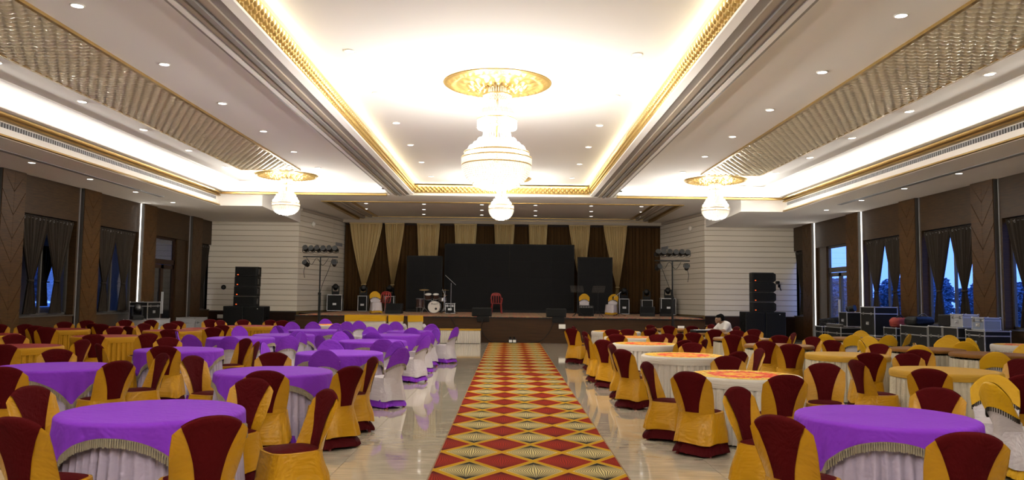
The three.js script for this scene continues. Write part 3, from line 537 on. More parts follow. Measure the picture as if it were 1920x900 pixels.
const printTex = canvasTex(1024, 1024, (g, w) => {
  const c = w / 2; g.fillStyle = '#e3b91f'; g.fillRect(0, 0, w, w);
  const flower = (x, y, r, n, col, mid) => { for (let i = 0; i < n; i++) { const a = i / n * 6.283 + x; g.fillStyle = col; g.beginPath(); g.ellipse(x + Math.cos(a) * r * 0.55, y + Math.sin(a) * r * 0.55, r * 0.5, r * 0.24, a, 0, 6.283); g.fill(); } g.fillStyle = mid; g.beginPath(); g.arc(x, y, r * 0.26, 0, 6.283); g.fill(); };
  for (let i = 0; i < 900; i++) { const a = rnd() * 6.283, r = Math.sqrt(rnd()) * c, q = r / c; g.fillStyle = q < 0.66 ? ['#e5532c', '#d63a1e', '#f0744a', '#c92e18'][i % 4] : ['#f3d648', '#d89b12', '#e8c838', '#f0e08a'][i % 4]; g.beginPath(); g.ellipse(c + Math.cos(a) * r, c + Math.sin(a) * r, 14 + rnd() * 34, 8 + rnd() * 14, a, 0, 6.283); g.fill(); }
  for (let i = 0; i < 14; i++) { const a = i / 14 * 6.283; flower(c + Math.cos(a) * c * 0.56, c + Math.sin(a) * c * 0.56, 78, 7, '#dd3b20', '#f2a13a'); }
  for (let i = 0; i < 22; i++) { const a = i / 22 * 6.283; g.fillStyle = i % 2 ? '#6b6f56' : '#2f4d3a'; g.beginPath(); g.ellipse(c + Math.cos(a) * c * 0.78, c + Math.sin(a) * c * 0.78, 22, 12, a + 0.7, 0, 6.283); g.fill(); }
  flower(c, c, 190, 9, '#efc22c', '#e05a28'); flower(c, c, 110, 7, '#e8702c', '#f4d24a');
});
const printMat = dull({ map: printTex, color: rgb(0.72, 0.62, 0.55), roughness: 0.7 }), topWhite = M.whiteCloth;
const tableParts = {
  purple: [1, 2, 3].map((s) => ({ skirt: skirtGeo(R0 - 0.045, 0.03, TH - 0.02, 26, 0.034, 0.05, s), hem: skirtGeo(R0 + 0.002, 0.012, 0.10, 26, 0.034, 0.010, s), drape: drapeGeo(s) })),
  pleat: [1, 2].map((s) => skirtGeo(R0 - 0.008, 0.02, TH - 0.09, 44, 0.02, 0.025, s)), band: capGeo(R0, 0.115), rim: capGeo(R0 + 0.004, 0.095), thin: capGeo(R0 + 0.004, 0.06), print: discUV(R0 - 0.045, TH + 0.009), red: discUV(R0 - 0.03, TH + 0.009), top: top(R0 - 0.02), leg: cyl(0.022, 0.022, TH - 0.04, 0, (TH - 0.04) / 2, 0, 10),
};
const TK = { purple: ['round table with a white pleated skirt and purple hem', 'round purple-cloth tables'], flower: ['round white-skirted table with a red and yellow flower print', 'flower-printed tables'], yellow: ['round table with a yellow top and cream skirt', 'yellow-topped tables'], brown: ['round table with a brown top and cream skirt', 'brown-topped tables'], gold: ['round table with a maroon top and gold pleated skirt', 'gold-skirted tables'] };
TABLES.forEach(([kind, x, z, rot, phrase], i) => {
  const desc = kind === 'purple' ? 'white-skirted round table under the velvet cloth, the ' : kind === 'flower' ? 'white-skirted round table, the ' : kind === 'gold' ? 'round maroon-topped table, the ' : 'round cream-skirted table, the ';
  const t = thing('banquet_table', desc + phrase, 'table', [x, 0, z], rot, TK[kind][1]), p = tableParts;
  part('tabletop', p.top, M.brownTop, t);
  for (const [a, b] of [[1, 1], [-1, 1], [1, -1], [-1, -1]]) part('leg', p.leg, M.frame, t).position.set(a * 0.36, 0, b * 0.36);
  if (kind === 'purple') {
    const v = p.purple[i % 3], sk = part('skirt', v.skirt, M.lilacCloth, t); part('hem', v.hem, M.purple, sk);
    const c = thing('tablecloth', 'purple velvet cloth with tassel fringe on the ' + phrase.replace(' purple', ''), 'tablecloth', [x, 0, z], rot, 'purple velvet tablecloths');
    part('velvet', v.drape.cloth, M.purple, c); part('fringe', v.drape.fringe, M.fringe, c);
  } else if (kind === 'flower') { part('skirt', p.pleat[i % 2], M.whiteCloth, t); part('top_cover', p.band, topWhite, t); part('printed_sheet', p.print, printMat, t); }
  else if (kind === 'yellow') { part('skirt', p.pleat[i % 2], M.cream, t); part('top_cover', p.rim, M.yellowTop, t); }
  else if (kind === 'brown') { part('skirt', p.pleat[i % 2], M.cream, t); part('top_cover', p.thin, M.brownTop, t); }
  else { part('skirt', p.pleat[i % 2], M.goldSkirt, t); part('top_cover', p.band, M.goldSkirt, t); part('top_sheet', p.red, M.redTop, t); }
});

// ---------- covered chairs ----------
const sm = (a, b, x) => THREE.MathUtils.smoothstep(x, a, b), sp = (c, k) => Math.sign(c) * Math.pow(Math.abs(c), k);
function chairShapes(seed, round) {
  const H = 0.885, back = (u, t) => {      // centre surface of the backrest
    const yt = H - (round ? 0.15 : 0.10) * Math.pow(Math.abs(u), round ? 2.2 : 2.6), y = 0.36 + t * (yt - 0.36), w = 0.205 + 0.030 * sm(0.1, 0.8, t) - (round ? 0.015 : 0);
    return [u * w, y, -0.195 - 0.085 * t - 0.025 * t * t + (0.05 + 0.075 * Math.pow(1 - t, 1.5)) * u * u];
  };
  const thick = (u, t) => 0.024 * (1 - 0.45 * t) * Math.sqrt(Math.max(0, 1 - u * u * 0.75)) * (t > 0.93 ? Math.sqrt(Math.max(0, 1 - ((t - 0.93) / 0.07) ** 2)) : 1);
  const crease = (x, y, z, k) => k * (N(x * 9 + seed * 7, y * 4, z * 9) + 0.5 * N(x * 22, y * 9 + seed * 3, z * 20));
  const shell = (t0, t1, off, k) => grid(44, 26, (q, v) => {
    const a = q * Math.PI * 2, u = sp(Math.cos(a), 0.9), s = Math.sin(a), t = t0 + (t1 - t0) * v, p = back(u * (1 + off * 1.5), t), th = thick(u, t) + off;
    const c = crease(p[0], p[1], s, k) * Math.min(1, (1 - t) * 8 + 0.15);
    return [p[0], p[1] + (t > 0.93 ? off : 0), p[2] + s * th + c, q * 1.1, p[1] * 1.4];
  }, true);
  const strip = (pw, off, tb, tf) => grid(14, 44, (a, v) => {       // centre panel: up the back, over the top, down the front
    const half = v < 0.5, t = half ? tb + (1 - tb) * (v / 0.5) : 1 - (1 - tf) * ((v - 0.5) / 0.5), u = (a * 2 - 1) * pw(t, half), p = back(u, t), s = half ? -1 : 1;
    const th = thick(Math.sqrt(Math.max(0, u * u)), t), c = crease(p[0], p[1], s * Math.sqrt(1 - u * u * 0.5), seed ? 0.006 : 0.006) * Math.min(1, (1 - t) * 8 + 0.15);
    return [p[0], p[1] + (t > 0.94 ? off * 1.4 : 0), p[2] + s * (th + off) + c, a * 0.6, p[1] * 1.4];
  });
  const rear = (x, z, free) => { const lim = -0.222 + 0.10 * (x / 0.205) ** 2; return z < lim ? z + (lim - z) * (1 - free) : z; };
  const sup = (a, n) => [sp(Math.sin(a), 2 / n), sp(Math.cos(a), 2 / n)];
  const skirt = (y1, y0, A0, B0, flare, n, amp, rows) => grid(120, rows, (q, v) => {
    const a = q * Math.PI * 2, [cx, cz] = sup(a, 3.4), y = y1 + (y0 - y1) * v, k = v * flare, f = amp * (0.15 + v) * Math.sin(a * n + 1.5 * Math.sin(a * 3 + seed) + seed) + 0.012 * v * N(Math.sin(a) * 2.2, y * 5 + seed, Math.cos(a) * 2.2) + 0.004 * N(Math.sin(a) * 9, y * 12 + seed, Math.cos(a) * 9);
    return [cx * (A0 + k + f), y + 0.012 * v * Math.sin(a * 4 + seed), rear(cx * A0, 0.003 + cz * (B0 + k + f), sm(0, 0.75, v)), q * 2, y * 1.4];
  }, true);
  const seat = (A0, B0, y, dome, z0 = 0) => grid(48, 7, (q, v) => { const a = q * Math.PI * 2, [cx, cz] = sup(a, 3.2), r = 1 - v; return [cx * A0 * r, y + dome * (1 - r ** 4), rear(cx * A0 * r, z0 + 0.003 + cz * B0 * r, 0), cx * A0 * r, cz * B0 * r]; }, true);
  return { back, shell, strip, skirt, seat };
}
const legGeo = [[-1, -1], [1, -1], [-1, 1], [1, 1]].map(([a, b]) => rod(V(a * 0.12, 0.41, b < 0 ? -0.09 : 0.12), V(a * 0.185, 0, b * 0.19), 0.02));
function tasselRow(c, tLow, n, len) {
  const out = [];
  for (let i = 0; i < n; i++) { const a = i / n * Math.PI * 2, u = sp(Math.cos(a), 0.9), p = c.back(u * 1.012, tLow), s = Math.sin(a); out.push(new THREE.BoxGeometry(0.009, len, 0.006).translate(p[0], p[1] - len / 2 + 0.004, p[2] + s * 0.036)); }
  return join(out);
}
function makeChair(kind, seed) {
  const t = new THREE.Group(); t.name = 'covered_chair'; t.userData.category = 'chair';
  const add = (n, g, m) => { const q = new THREE.Mesh(g, m); q.name = n; q.castShadow = q.receiveShadow = true; t.add(q); return q; };
  const round = kind !== 'maroon', c = chairShapes(seed, round);
  for (const g of legGeo) add('leg', g, M.redPlastic);
  if (!round) {
    add('cover', join([c.shell(0, 1, 0, 0.006), c.skirt(0.445, 0.135, 0.212, 0.226, 0.045, 9, 0.006, 10), c.seat(0.214, 0.228, 0.444, 0.010)]), M.gold);
    add('centre_panel', c.strip((q, back) => (back ? 0.36 : 0.34) + 0.46 * Math.pow(q, 2.0), 0.005, 0.19, 0.14), M.maroon);
    add('seat_panel', c.seat(0.188, 0.200, 0.450, 0.018, 0.012), M.maroon);
    add('ruffle', c.skirt(0.15, 0.028, 0.238, 0.252, 0.026, 30, 0.006, 4), M.hem);
  } else {
    add('cover', join([c.shell(0, 0.97, 0, 0.009), c.skirt(0.445, 0.115, 0.206, 0.222, 0.035, 7, 0.006, 12), c.seat(0.208, 0.224, 0.444, 0.016)]), M.satin);
    const hood = add('hood', c.shell(0.56, 1, 0.011, 0.008), kind === 'purple' ? M.purple : M.yellowHood);
    const f = new THREE.Mesh(tasselRow(c, 0.56, 54, 0.042), kind === 'purple' ? M.fringe : M.darkFringe); f.name = 'fringe'; f.castShadow = true; hood.add(f);
    add('hem', c.skirt(0.135, 0.03, 0.232, 0.248, 0.016, 24, 0.005, 4), kind === 'purple' ? M.purple : M.yellowHood);
  }
  return t;
}
const protos = {}; for (const k of ['maroon', 'purple', 'yellow']) protos[k] = [1, 2, 3].map((s) => makeChair(k, s));
const CG = { maroon: 'gold and maroon covered chairs', purple: 'white chairs with purple hoods', yellow: 'white chairs with yellow hoods' };
CHAIRS.forEach(([kind, x, z, turn, label], i) => copyOf(protos[kind][i % 3], [x, 0, z], turn, label, CG[kind]));
// ---------- the stage ----------
{
  const st = structure('stage_floor'); const x0 = -7.74, x1 = 7.1, d0 = 29.1;
  part('stage_front', span(x0, x1, 0, STAGE_Y - 0.03, d0, d0 + 0.06), M.stageWood, st);
  part('deck', plan([[x0, d0 + 0.06], [x1, d0 + 0.06], [x1, 31.6], [8.2, 34.0], [7.45, DS], [-8.2, DS], [-8.9, 34.0], [x0, 31.6]], 0, STAGE_Y - 0.02), M.wainscot, st);
  part('nosing', span(x0 - 0.02, x1 + 0.02, STAGE_Y - 0.045, STAGE_Y + 0.0, d0 - 0.04, d0 + 0.06), M.black, st);
  for (const s of [-1, 1]) for (let k = 0; k < 3; k++) part('step', span(s < 0 ? x0 - 0.3 * (k + 1) : x1 + 0.3 * k, s < 0 ? x0 - 0.3 * k : x1 + 0.3 * (k + 1), 0, 0.69 - 0.23 * k, 29.3, 31.2), M.wainscot, st);
  const rugTex = canvasTex(512, 512, (g, w) => { g.fillStyle = '#7d6a52'; g.fillRect(0, 0, w, w); for (let i = 0; i < 420; i++) { g.fillStyle = ['#9c3a26', '#b8955a', '#4e5a40', '#8c7a5c', '#5a3426', '#a8482e'][i % 6]; g.beginPath(); g.ellipse(rnd() * w, rnd() * w, 6 + rnd() * 22, 4 + rnd() * 12, rnd() * 6, 0, 6.283); g.fill(); } });
  const rug = thing('stage_carpet', 'worn red and beige patterned carpet covering the stage deck', 'carpet', [0, 0, 0]);
  part('pile', plan([[x0 + 0.05, d0 + 0.02], [x1 - 0.05, d0 + 0.02], [x1 - 0.05, 37.5], [x0 + 0.05, 37.5]], STAGE_Y, STAGE_Y + 0.012), mat({ map: rep(rugTex, 0.5, 0.5), roughness: 0.95 }), rug);
}
const sy = STAGE_Y + 0.012;
// curtains behind the stage
function pleated(w0, w1, y0, y1, n, amp, shape) {
  return grid(n * 8, 30, (u, v) => { const y = y1 + (y0 - y1) * v, s = shape ? shape(v) : [0, 1, 1], x = (w0 + (w1 - w0) * u - (w0 + w1) / 2) * s[1] + (w0 + w1) / 2 + s[0]; return [x, y, amp * s[2] * (Math.sin(u * n * 6.283 + 0.7 * Math.sin(u * 17)) + 0.3 * Math.sin(u * n * 15 + v * 2)), x * 1.3, y * 0.6]; });
}
{
  const W = 15.5 / 12;
  for (let i = 0; i < 12; i++) { const c = thing('stage_curtain', 'dark brown pleated backdrop curtain, width ' + ['at the left end', 'second from the left end', 'third from the left end', 'fourth from the left end', 'fifth from the left end', 'just left of the middle', 'just right of the middle', 'fifth from the right end', 'fourth from the right end', 'third from the right end', 'second from the right end', 'at the right end'][i], 'curtain', [-8.1 + W * (i + 0.5), 0, -(DS - 0.25)], 0, 'backdrop curtain widths'); M.stageCurtain.side = THREE.DoubleSide; part('fabric', pleated(-W / 2 - 0.02, W / 2 + 0.02, STAGE_Y + 0.01, 5.2, 7, 0.05), M.stageCurtain, c); part('heading', box(W, 0.09, 0.03, 0, 5.17, 0.04), M.wainscot, c); }
  const tied = (v) => { const t = 0.71; if (v < t) { const q = 1 - Math.pow(v / t, 1.25) * 0.88; return [0, q, 0.5 + 0.5 * q]; } const q = (v - t) / (1 - t); return [-0.12 * q, 0.12 + 0.10 * q, 0.55]; };
  // [px centre, half width, bottom, gathered, label]
  const G = [[-7.05, 0.80, 0.95, 1, 'gold drape gathered low at the left end of the stage'], [-5.65, 0.48, 0.95, 1, 'narrower gathered gold drape, second on the left of the stage'], [-4.0, 0.56, 0, 0, 'straight gold drape hanging above the small left screen'], [-2.18, 0.55, 0, 0, 'gold drape over the left third of the wide screen'], [-0.28, 0.50, 0, 0, 'gold drape over the middle of the wide screen'], [1.37, 0.46, 0, 0, 'gold drape over the right third of the wide screen'], [3.4, 0.52, 0.95, 1, 'gathered gold drape between the wide and small right screens'], [5.15, 0.58, 0.95, 1, 'gathered gold drape beside the small right screen']];
  for (const [x, hw, b, g, l] of G) {
    const c = thing('gold_drape', l, 'curtain', [x, 0, -(DS - 0.55)], 0, 'gold drapes on the stage');
    const f = (v) => g ? (() => { const r = tied(v); return [r[0] + (x > 0 ? 0.12 : -0.05) * Math.min(1, v / 0.7), r[1], r[2]]; })() : [0, 1 - 0.28 * v, 1];
    part('fabric', pleated(-hw, hw, g ? 0.95 : 2.6, 5.2, 9, 0.05, f), M.goldCurtain, c);
    part('heading', box(hw * 2, 0.06, 0.06, 0, 5.17, 0.05), M.goldCurtain, c);
    if (g) part('tieback', new THREE.TorusGeometry(0.10, 0.03, 8, 18).rotateX(Math.PI / 2).scale(hw < 0.6 ? 0.8 : 1.05, 1, 0.8).translate((x > 0 ? 0.12 : -0.05), 5.2 - 0.71 * 4.25, 0), M.goldCurtain, c);
  }
}
// screens
for (const [x0, x1, y1, d, l, cols, rows] of [[-3.05, 3.02, 4.12, 37.4, 'wide black video wall across the middle of the stage', 6, 4], [-4.72, -3.08, 3.5, 36.7, 'small dark video panel left of the wide screen', 2, 3], [3.12, 4.72, 3.52, 36.7, 'small dark video panel right of the wide screen', 2, 3]]) {
  const s = thing('video_screen', l, 'screen', [(x0 + x1) / 2, sy, -d]), w = x1 - x0, h = y1 - sy, b = 0.12;
  part('frame', [box(w, 0.05, 0.14, 0, h - 0.025, -0.05), box(w, b, 0.3, 0, b / 2, -0.05), box(0.05, h, 0.14, -w / 2 + 0.025, h / 2, -0.05), box(0.05, h, 0.14, w / 2 - 0.025, h / 2, -0.05)], M.black, s);
  const cw = (w - 0.1) / cols, ch = (h - b - 0.05) / rows, g = box(cw - 0.0012, ch - 0.0012, 0.06);
  for (let i = 0; i < cols; i++) for (let j = 0; j < rows; j++) part('panel', g, M.screenGlass ??= new THREE.MeshPhysicalMaterial({ color: rgb(0.006, 0.006, 0.0065), roughness: 0.6, specularIntensity: 0.3 }), s).position.set(-w / 2 + 0.05 + cw * (i + 0.5), b + ch * (j + 0.5), 0);
  for (const q of [-1, 1]) part('rear_strut', rod(V(q * w * 0.35, 0, -0.9), V(q * w * 0.35, h * 0.7, -0.1), 0.025), M.black, s);
}
// road cases: body, aluminium edges, ball corners, latch, handle
function roadCase(name, label, w, h, d, pos, turn = 0, o = {}) {
  const c = thing(name, label, o.cat ?? 'case', pos, turn, o.group), e = 0.022;
  part('body', rbox(w - 0.01, h - 0.01, d - 0.01, 0.008, 0, h / 2, 0), o.body ?? M.black, c);
  const L = []; for (const a of [-1, 1]) for (const b of [-1, 1]) { L.push(box(w, e, e, 0, h / 2 + a * (h / 2 - e / 2), b * (d / 2 - e / 2)), box(e, h, e, a * (w / 2 - e / 2), h / 2, b * (d / 2 - e / 2)), box(e, e, d, a * (w / 2 - e / 2), h / 2 + b * (h / 2 - e / 2), 0)); }
  if (o.lid !== 0) L.push(box(w + 0.004, e * 1.2, d + 0.004, 0, h * 0.76, 0));
  part('aluminium_edging', L, M.alu, c);
  const B = []; for (const a of [-1, 1]) for (const b of [-1, 1]) for (const q of [0, 1]) B.push(new THREE.SphereGeometry(0.028, 8, 6).translate(a * (w / 2 - 0.012), q * h + (q ? -0.012 : 0.012), b * (d / 2 - 0.012)));
  part('ball_corners', B, M.steel, c);
  part('handle', [box(0.16, 0.09, 0.012, 0, h * 0.42, d / 2 + 0.002), tube([V(-0.05, h * 0.42, d / 2 + 0.01), V(0, h * 0.42 - 0.02, d / 2 + 0.03), V(0.05, h * 0.42, d / 2 + 0.01)], 0.008, 8)], M.alu, c);
  if (o.lid !== 0 && w > 0.35) for (const q of [-1, 1]) part('latch', box(0.06, 0.08, 0.014, q * w * 0.28, h * 0.76, d / 2 + 0.006), M.steel, c);
  return c;
}
function movingHead(label, pos, turn = 0) {
  const t = thing('moving_head_light', label, 'stage light', pos, turn, 'moving head lights');
  part('base', rbox(0.34, 0.12, 0.3, 0.02, 0, 0.06, 0), M.black, t);
  part('yoke', [box(0.05, 0.3, 0.12, -0.15, 0.25, 0), box(0.05, 0.3, 0.12, 0.15, 0.25, 0), box(0.34, 0.05, 0.14, 0, 0.13, 0)], M.black, t);
  const h = part('head', new THREE.LatheGeometry([[0, -0.16], [0.09, -0.15], [0.12, -0.05], [0.125, 0.08], [0.105, 0.15], [0, 0.15]].map((p) => new THREE.Vector2(...p)), 20).rotateX(1.1).translate(0, 0.34, 0), M.black, t);
  part('lens', new THREE.SphereGeometry(0.09, 16, 8, 0, 6.283, 0, 1.1).scale(1, 0.35, 1).rotateX(1.1).translate(0, 0.34 + 0.055, 0.12), M.blackGloss, h);
  return t;
}
const cs = roadCase;
cs('road_case', 'tall black case on castors at the left end of the stage', 0.68, 0.74, 0.6, [-8.02, sy, -37], 0.1, { lid: 0 }); movingHead('moving head light on the tall case at the left stage end', [-8.02, sy + 0.74, -37], 0.2);
cs('road_case', 'tall black case on castors at the right end of the stage', 0.68, 0.74, 0.6, [7.32, sy, -37], -0.1, { lid: 0 }); movingHead('moving head light on the tall case at the right stage end', [7.32, sy + 0.74, -37], -0.2);
cs('road_case', 'silver-edged case under the gathered left drape', 0.42, 0.7, 0.42, [-6.7, sy, -36.8], 0, { lid: 0 }); movingHead('moving head light on the case under the left drape', [-6.7, sy + 0.7, -36.8], 0.3);
cs('road_case', 'silver-edged case under the second gathered drape', 0.42, 0.7, 0.42, [-5.47, sy, -36.8], 0, { lid: 0 }); movingHead('moving head light on the case under the second drape', [-5.47, sy + 0.7, -36.8], -0.3);
cs('road_case', 'silver-edged case behind the yellow-hooded stage chair', 0.45, 0.7, 0.42, [5.25, sy, -36.8], 0, { lid: 0 }); movingHead('moving head light behind the yellow-hooded stage chair', [5.25, sy + 0.7, -36.8], 0.2);
cs('road_case', 'silver-edged case before the brown curtain, near the right stage end', 0.5, 0.66, 0.42, [6.3, sy, -36.8], 0, { lid: 0 }); movingHead('moving head light before the brown curtain, right of the stage', [6.3, sy + 0.66, -36.8], -0.2);
cs('road_case', 'small silver-edged case beside the drum kit', 0.4, 0.42, 0.36, [-2.5, sy, -34]);
// hooded stage chairs and red plastic chairs
copyOf(protos.yellow[0], [-5.36, sy, -32.3], 0.35, 'white chair with yellow hood on the stage, beside the left drapes', 'yellow-hooded chairs on the stage');
copyOf(protos.yellow[1], [3.12, sy, -33.4], -0.1, 'white chair with yellow hood on the stage, behind the music stands', 'yellow-hooded chairs on the stage');
copyOf(protos.yellow[2], [4.3, sy, -33.8], -0.5, 'white chair with yellow hood on the stage, beside the right drape', 'yellow-hooded chairs on the stage');
function plasticChair(label, pos, turn) {
  const t = thing('plastic_chair', label, 'chair', pos, turn, 'red plastic chairs on the stage'), m = M.redChair ??= mat({ color: rgb(0.27, 0.012, 0.007), roughness: 0.35 });
  part('seat', rbox(0.44, 0.03, 0.42, 0.012, 0, 0.43, 0.02), m, t);
  for (const [a, b] of [[-1, -1], [1, -1], [-1, 1], [1, 1]]) part('leg', rod(V(a * 0.19, 0.43, b * 0.18 + 0.02), V(a * 0.23, 0, b * 0.23), 0.022), m, t);
  const bk = []; const P = (u, y) => V(u * 0.21, y, -0.2 - (y - 0.43) * 0.22);
  bk.push(tube([P(-1, 0.43), P(-1.02, 0.68), P(-0.8, 0.84), P(0, 0.88), P(0.8, 0.84), P(1.02, 0.68), P(1, 0.43)], 0.024, 40, 8));
  for (const u of [-0.5, 0, 0.5]) bk.push(rod(P(u, 0.46), P(u, 0.86), 0.022)); bk.push(box(0.36, 0.09, 0.02, 0, 0.81, -0.285));
  part('backrest', bk, m, t);
  for (const s of [-1, 1]) part('armrest', tube([V(s * 0.22, 0.66, -0.25), V(s * 0.25, 0.66, 0), V(s * 0.24, 0.62, 0.17), V(s * 0.21, 0.44, 0.2)], 0.02, 20, 8), m, t);
}
plasticChair('red plastic chair alone before the wide screen', [-0.56, sy, -35.2], 0.1);
plasticChair('red plastic chair half hidden behind the yellow-hooded stage chair', [-5.25, sy, -33.4], -0.3);
// wedge monitors and dark cabinets
function wedge(label, w, h, d, pos, turn = 0) {
  const t = thing('floor_monitor', label, 'speaker', pos, turn, 'black stage monitors');
  const g = new THREE.ExtrudeGeometry(new THREE.Shape([[-d / 2, 0], [d / 2, 0], [d / 2, h * 0.35], [-d * 0.12, h], [-d / 2, h]].map((p) => new THREE.Vector2(...p))), { depth: w - 0.03, bevelEnabled: true, bevelSize: 0.012, bevelThickness: 0.012, bevelSegments: 2 }).translate(0, 0, -w / 2).rotateY(-Math.PI / 2);
  part('cabinet', g, M.black, t); const a = Math.atan2(h * 0.65, d * 0.62);
  part('grille', box(w * 0.86, 0.012, Math.hypot(h * 0.65, d * 0.62) * 0.86).rotateX(a).translate(0, h * 0.675 + 0.014, d * 0.19 + 0.008), M.dark, t);
  for (const s of [-1, 1]) part('handle', box(0.02, 0.04, 0.14, s * (w / 2 + 0.012), h * 0.5, -d * 0.2), M.dark, t);
}
wedge('black wedge monitor beside the left stage chair', 0.66, 0.4, 0.5, [-4.65, sy, -32.4]);
wedge('black wedge monitor in front of the right stage cases', 0.6, 0.38, 0.5, [5.6, sy, -32.6], -0.2);
wedge('low black wedge monitor close to the right stage end', 0.5, 0.3, 0.42, [6.45, sy, -33], -0.3);
for (const [x, l] of [[-1.0, 'black speaker on the stage edge, left of the carpet runner'], [1.72, 'black speaker on the stage edge, right of the carpet runner']]) {
  const t = thing('edge_speaker', l, 'speaker', [x, sy, -29.45], 0, 'speakers on the stage edge');
  part('cabinet', rbox(0.72, 0.32, 0.44, 0.02, 0, 0.16, 0), M.black, t); part('grille', rbox(0.66, 0.26, 0.02, 0.008, 0, 0.16, 0.225), M.dark, t); part('hanging_cloth', rbox(0.44, 0.19, 0.012, 0.004, 0.06, -0.09, 0.402), M.dark, t); part('cloth_flap', box(0.44, 0.012, 0.19, 0.06, 0.006, 0.31), M.dark, t);
}
{ const t = thing('guitar_amplifier', 'black amplifier box before the chair behind the music stands', 'amplifier', [3.05, sy, -31.9]); part('cabinet', rbox(0.6, 0.42, 0.3, 0.015, 0, 0.21, 0), M.black, t); part('grille', rbox(0.54, 0.28, 0.02, 0.006, 0, 0.17, 0.15), M.dark, t); part('control_panel', box(0.54, 0.06, 0.012, 0, 0.36, 0.152), M.frame, t); for (let i = 0; i < 5; i++) part('knob', cyl(0.012, 0.010, 0.02, 0, 0, 0, 10).rotateX(Math.PI / 2).translate(-0.2 + i * 0.1, 0.36, 0.165), M.alu, t); }
// drum kit
{
  const t = thing('drum_kit', 'drum kit with a white bass drum head on the stage', 'drums', [-3.17, sy, -34]);
  const shell = M.drumShell ??= mat({ color: rgb(0.05, 0.025, 0.02), roughness: 0.25 }), skin = mat({ color: rgb(0.72, 0.70, 0.65), roughness: 0.6 });
  const headTex = canvasTex(256, 256, (g) => { g.fillStyle = '#dcd8cf'; g.fillRect(0, 0, 256, 256); g.fillStyle = '#111'; g.font = 'italic bold 54px serif'; g.textAlign = 'center'; g.fillText('Pearl', 128, 78); g.beginPath(); g.arc(172, 166, 26, 0, 7); g.fill(); });
  const drum = (name, r, h, pos, rx, m = shell) => { const g = part(name, new THREE.CylinderGeometry(r, r, h, 28, 1, true).rotateX(rx).translate(...pos), m, t); M.drumShell.side = THREE.DoubleSide; const up = V(0, 1, 0).applyAxisAngle(V(1, 0, 0), rx); for (const s of [-1, 1]) { part('hoop', new THREE.TorusGeometry(r, 0.012, 8, 32).rotateX(Math.PI / 2).rotateX(rx).translate(...V(...pos).addScaledVector(up, s * h / 2).toArray()), M.steel, g); } return [g, up]; };
  const [bd, up] = drum('bass_drum', 0.25, 0.4, [0, 0.265, 0], Math.PI / 2);
  part('front_head', new THREE.CircleGeometry(0.245, 36).translate(0, 0.265, 0.202), mat({ map: headTex, roughness: 0.55 }), bd); part('rear_head', new THREE.CircleGeometry(0.245, 28).rotateY(Math.PI).translate(0, 0.265, -0.202), skin, bd);
  for (const [x, y, z, r, h, n] of [[-0.27, 0.70, 0, 0.14, 0.2, 'tom'], [0.06, 0.71, 0, 0.125, 0.18, 'tom'], [-0.62, 0.42, -0.1, 0.17, 0.36, 'floor_tom'], [0.3, 0.58, -0.5, 0.17, 0.14, 'snare_drum']]) { const [g] = drum(n, r, h, [x, y, z], n === 'tom' ? 0.35 : 0, n === 'snare_drum' ? M.steel : shell); part('drum_head', new THREE.CircleGeometry(r - 0.005, 24).rotateX(-Math.PI / 2).translate(0, h / 2, 0).rotateX(n === 'tom' ? 0.35 : 0).translate(x, y, z), skin, g); }
  part('tom_mount', [rod(V(-0.1, 0.5, 0), V(-0.22, 0.66, 0), 0.012), rod(V(-0.1, 0.5, 0), V(0.04, 0.66, 0), 0.012)], M.steel, t);
  const brass = mat({ color: rgb(0.55, 0.36, 0.12), metalness: 0.9, roughness: 0.35 });
  for (const [x, y, z, r, tilt] of [[-0.45, 0.98, -0.1, 0.21, 0.15], [0.42, 0.98, -0.3, 0.16, 0.05], [0.38, 0.76, -0.3, 0.13, 0.02]]) { const st = part('cymbal_stand', [rod(V(x, 0.15, z), V(x, y + 0.04, z), 0.010), ...[0, 2.1, 4.2].map((a) => rod(V(x, 0.25, z), V(x + Math.cos(a) * 0.22, 0.01, z + Math.sin(a) * 0.22), 0.009))], M.steel, t); part('cymbal', new THREE.LatheGeometry([[0, 0.03], [0.03, 0.025], [0.05, 0.008], [r, 0], [r, -0.003], [0.05, 0.004], [0, 0.024]].map((p) => new THREE.Vector2(...p)), 28).rotateX(tilt).translate(x, y, z), brass, st); }
  for (const [x, z] of [[-0.74, -0.02], [-0.5, -0.02], [-0.62, -0.25]]) part('floor_tom_leg', rod(V(x, 0, z), V(x, 0.4, z), 0.008), M.steel, t);
  part('drum_stool', [cyl(0.16, 0.16, 0.07, 0.05, 0.5, -0.85, 24), rod(V(0.05, 0.05, -0.85), V(0.05, 0.5, -0.85), 0.018)], M.black, t);
}
function boomStand(label, pos, h, boom) {
  const t = thing('microphone_stand', label, 'stand', pos, 0.3, 'microphone stands');
  part('base', [0, 2.1, 4.2].map((a) => rod(V(0, 0.12, 0), V(Math.cos(a) * 0.28, 0.012, Math.sin(a) * 0.28), 0.010)), M.black, t);
  part('pole', rod(V(0, 0.1, 0), V(0, h, 0), 0.011), M.steel, t); part('boom', rod(V(...boom[0]), V(...boom[1]), 0.009), M.alu, t);
  part('microphone', cyl(0.018, 0.026, 0.14, ...boom[0], 12), M.black, t);
}
boomStand('tall microphone boom stand right of the drum kit', [-2.45, sy, -33.7], 1.28, [[-0.28, 1.62, 0], [0.2, 1.2, 0]]);
boomStand('short microphone stand between the drum kit and small case', [-2.72, sy, -33.5], 0.8, [[-0.1, 1.05, 0], [0.06, 0.7, 0]]);
boomStand('pale microphone stand beside the right yellow-hooded chair', [4.42, sy, -32.2], 0.95, [[-0.3, 0.72, 0.05], [0.08, 0.98, 0]]);
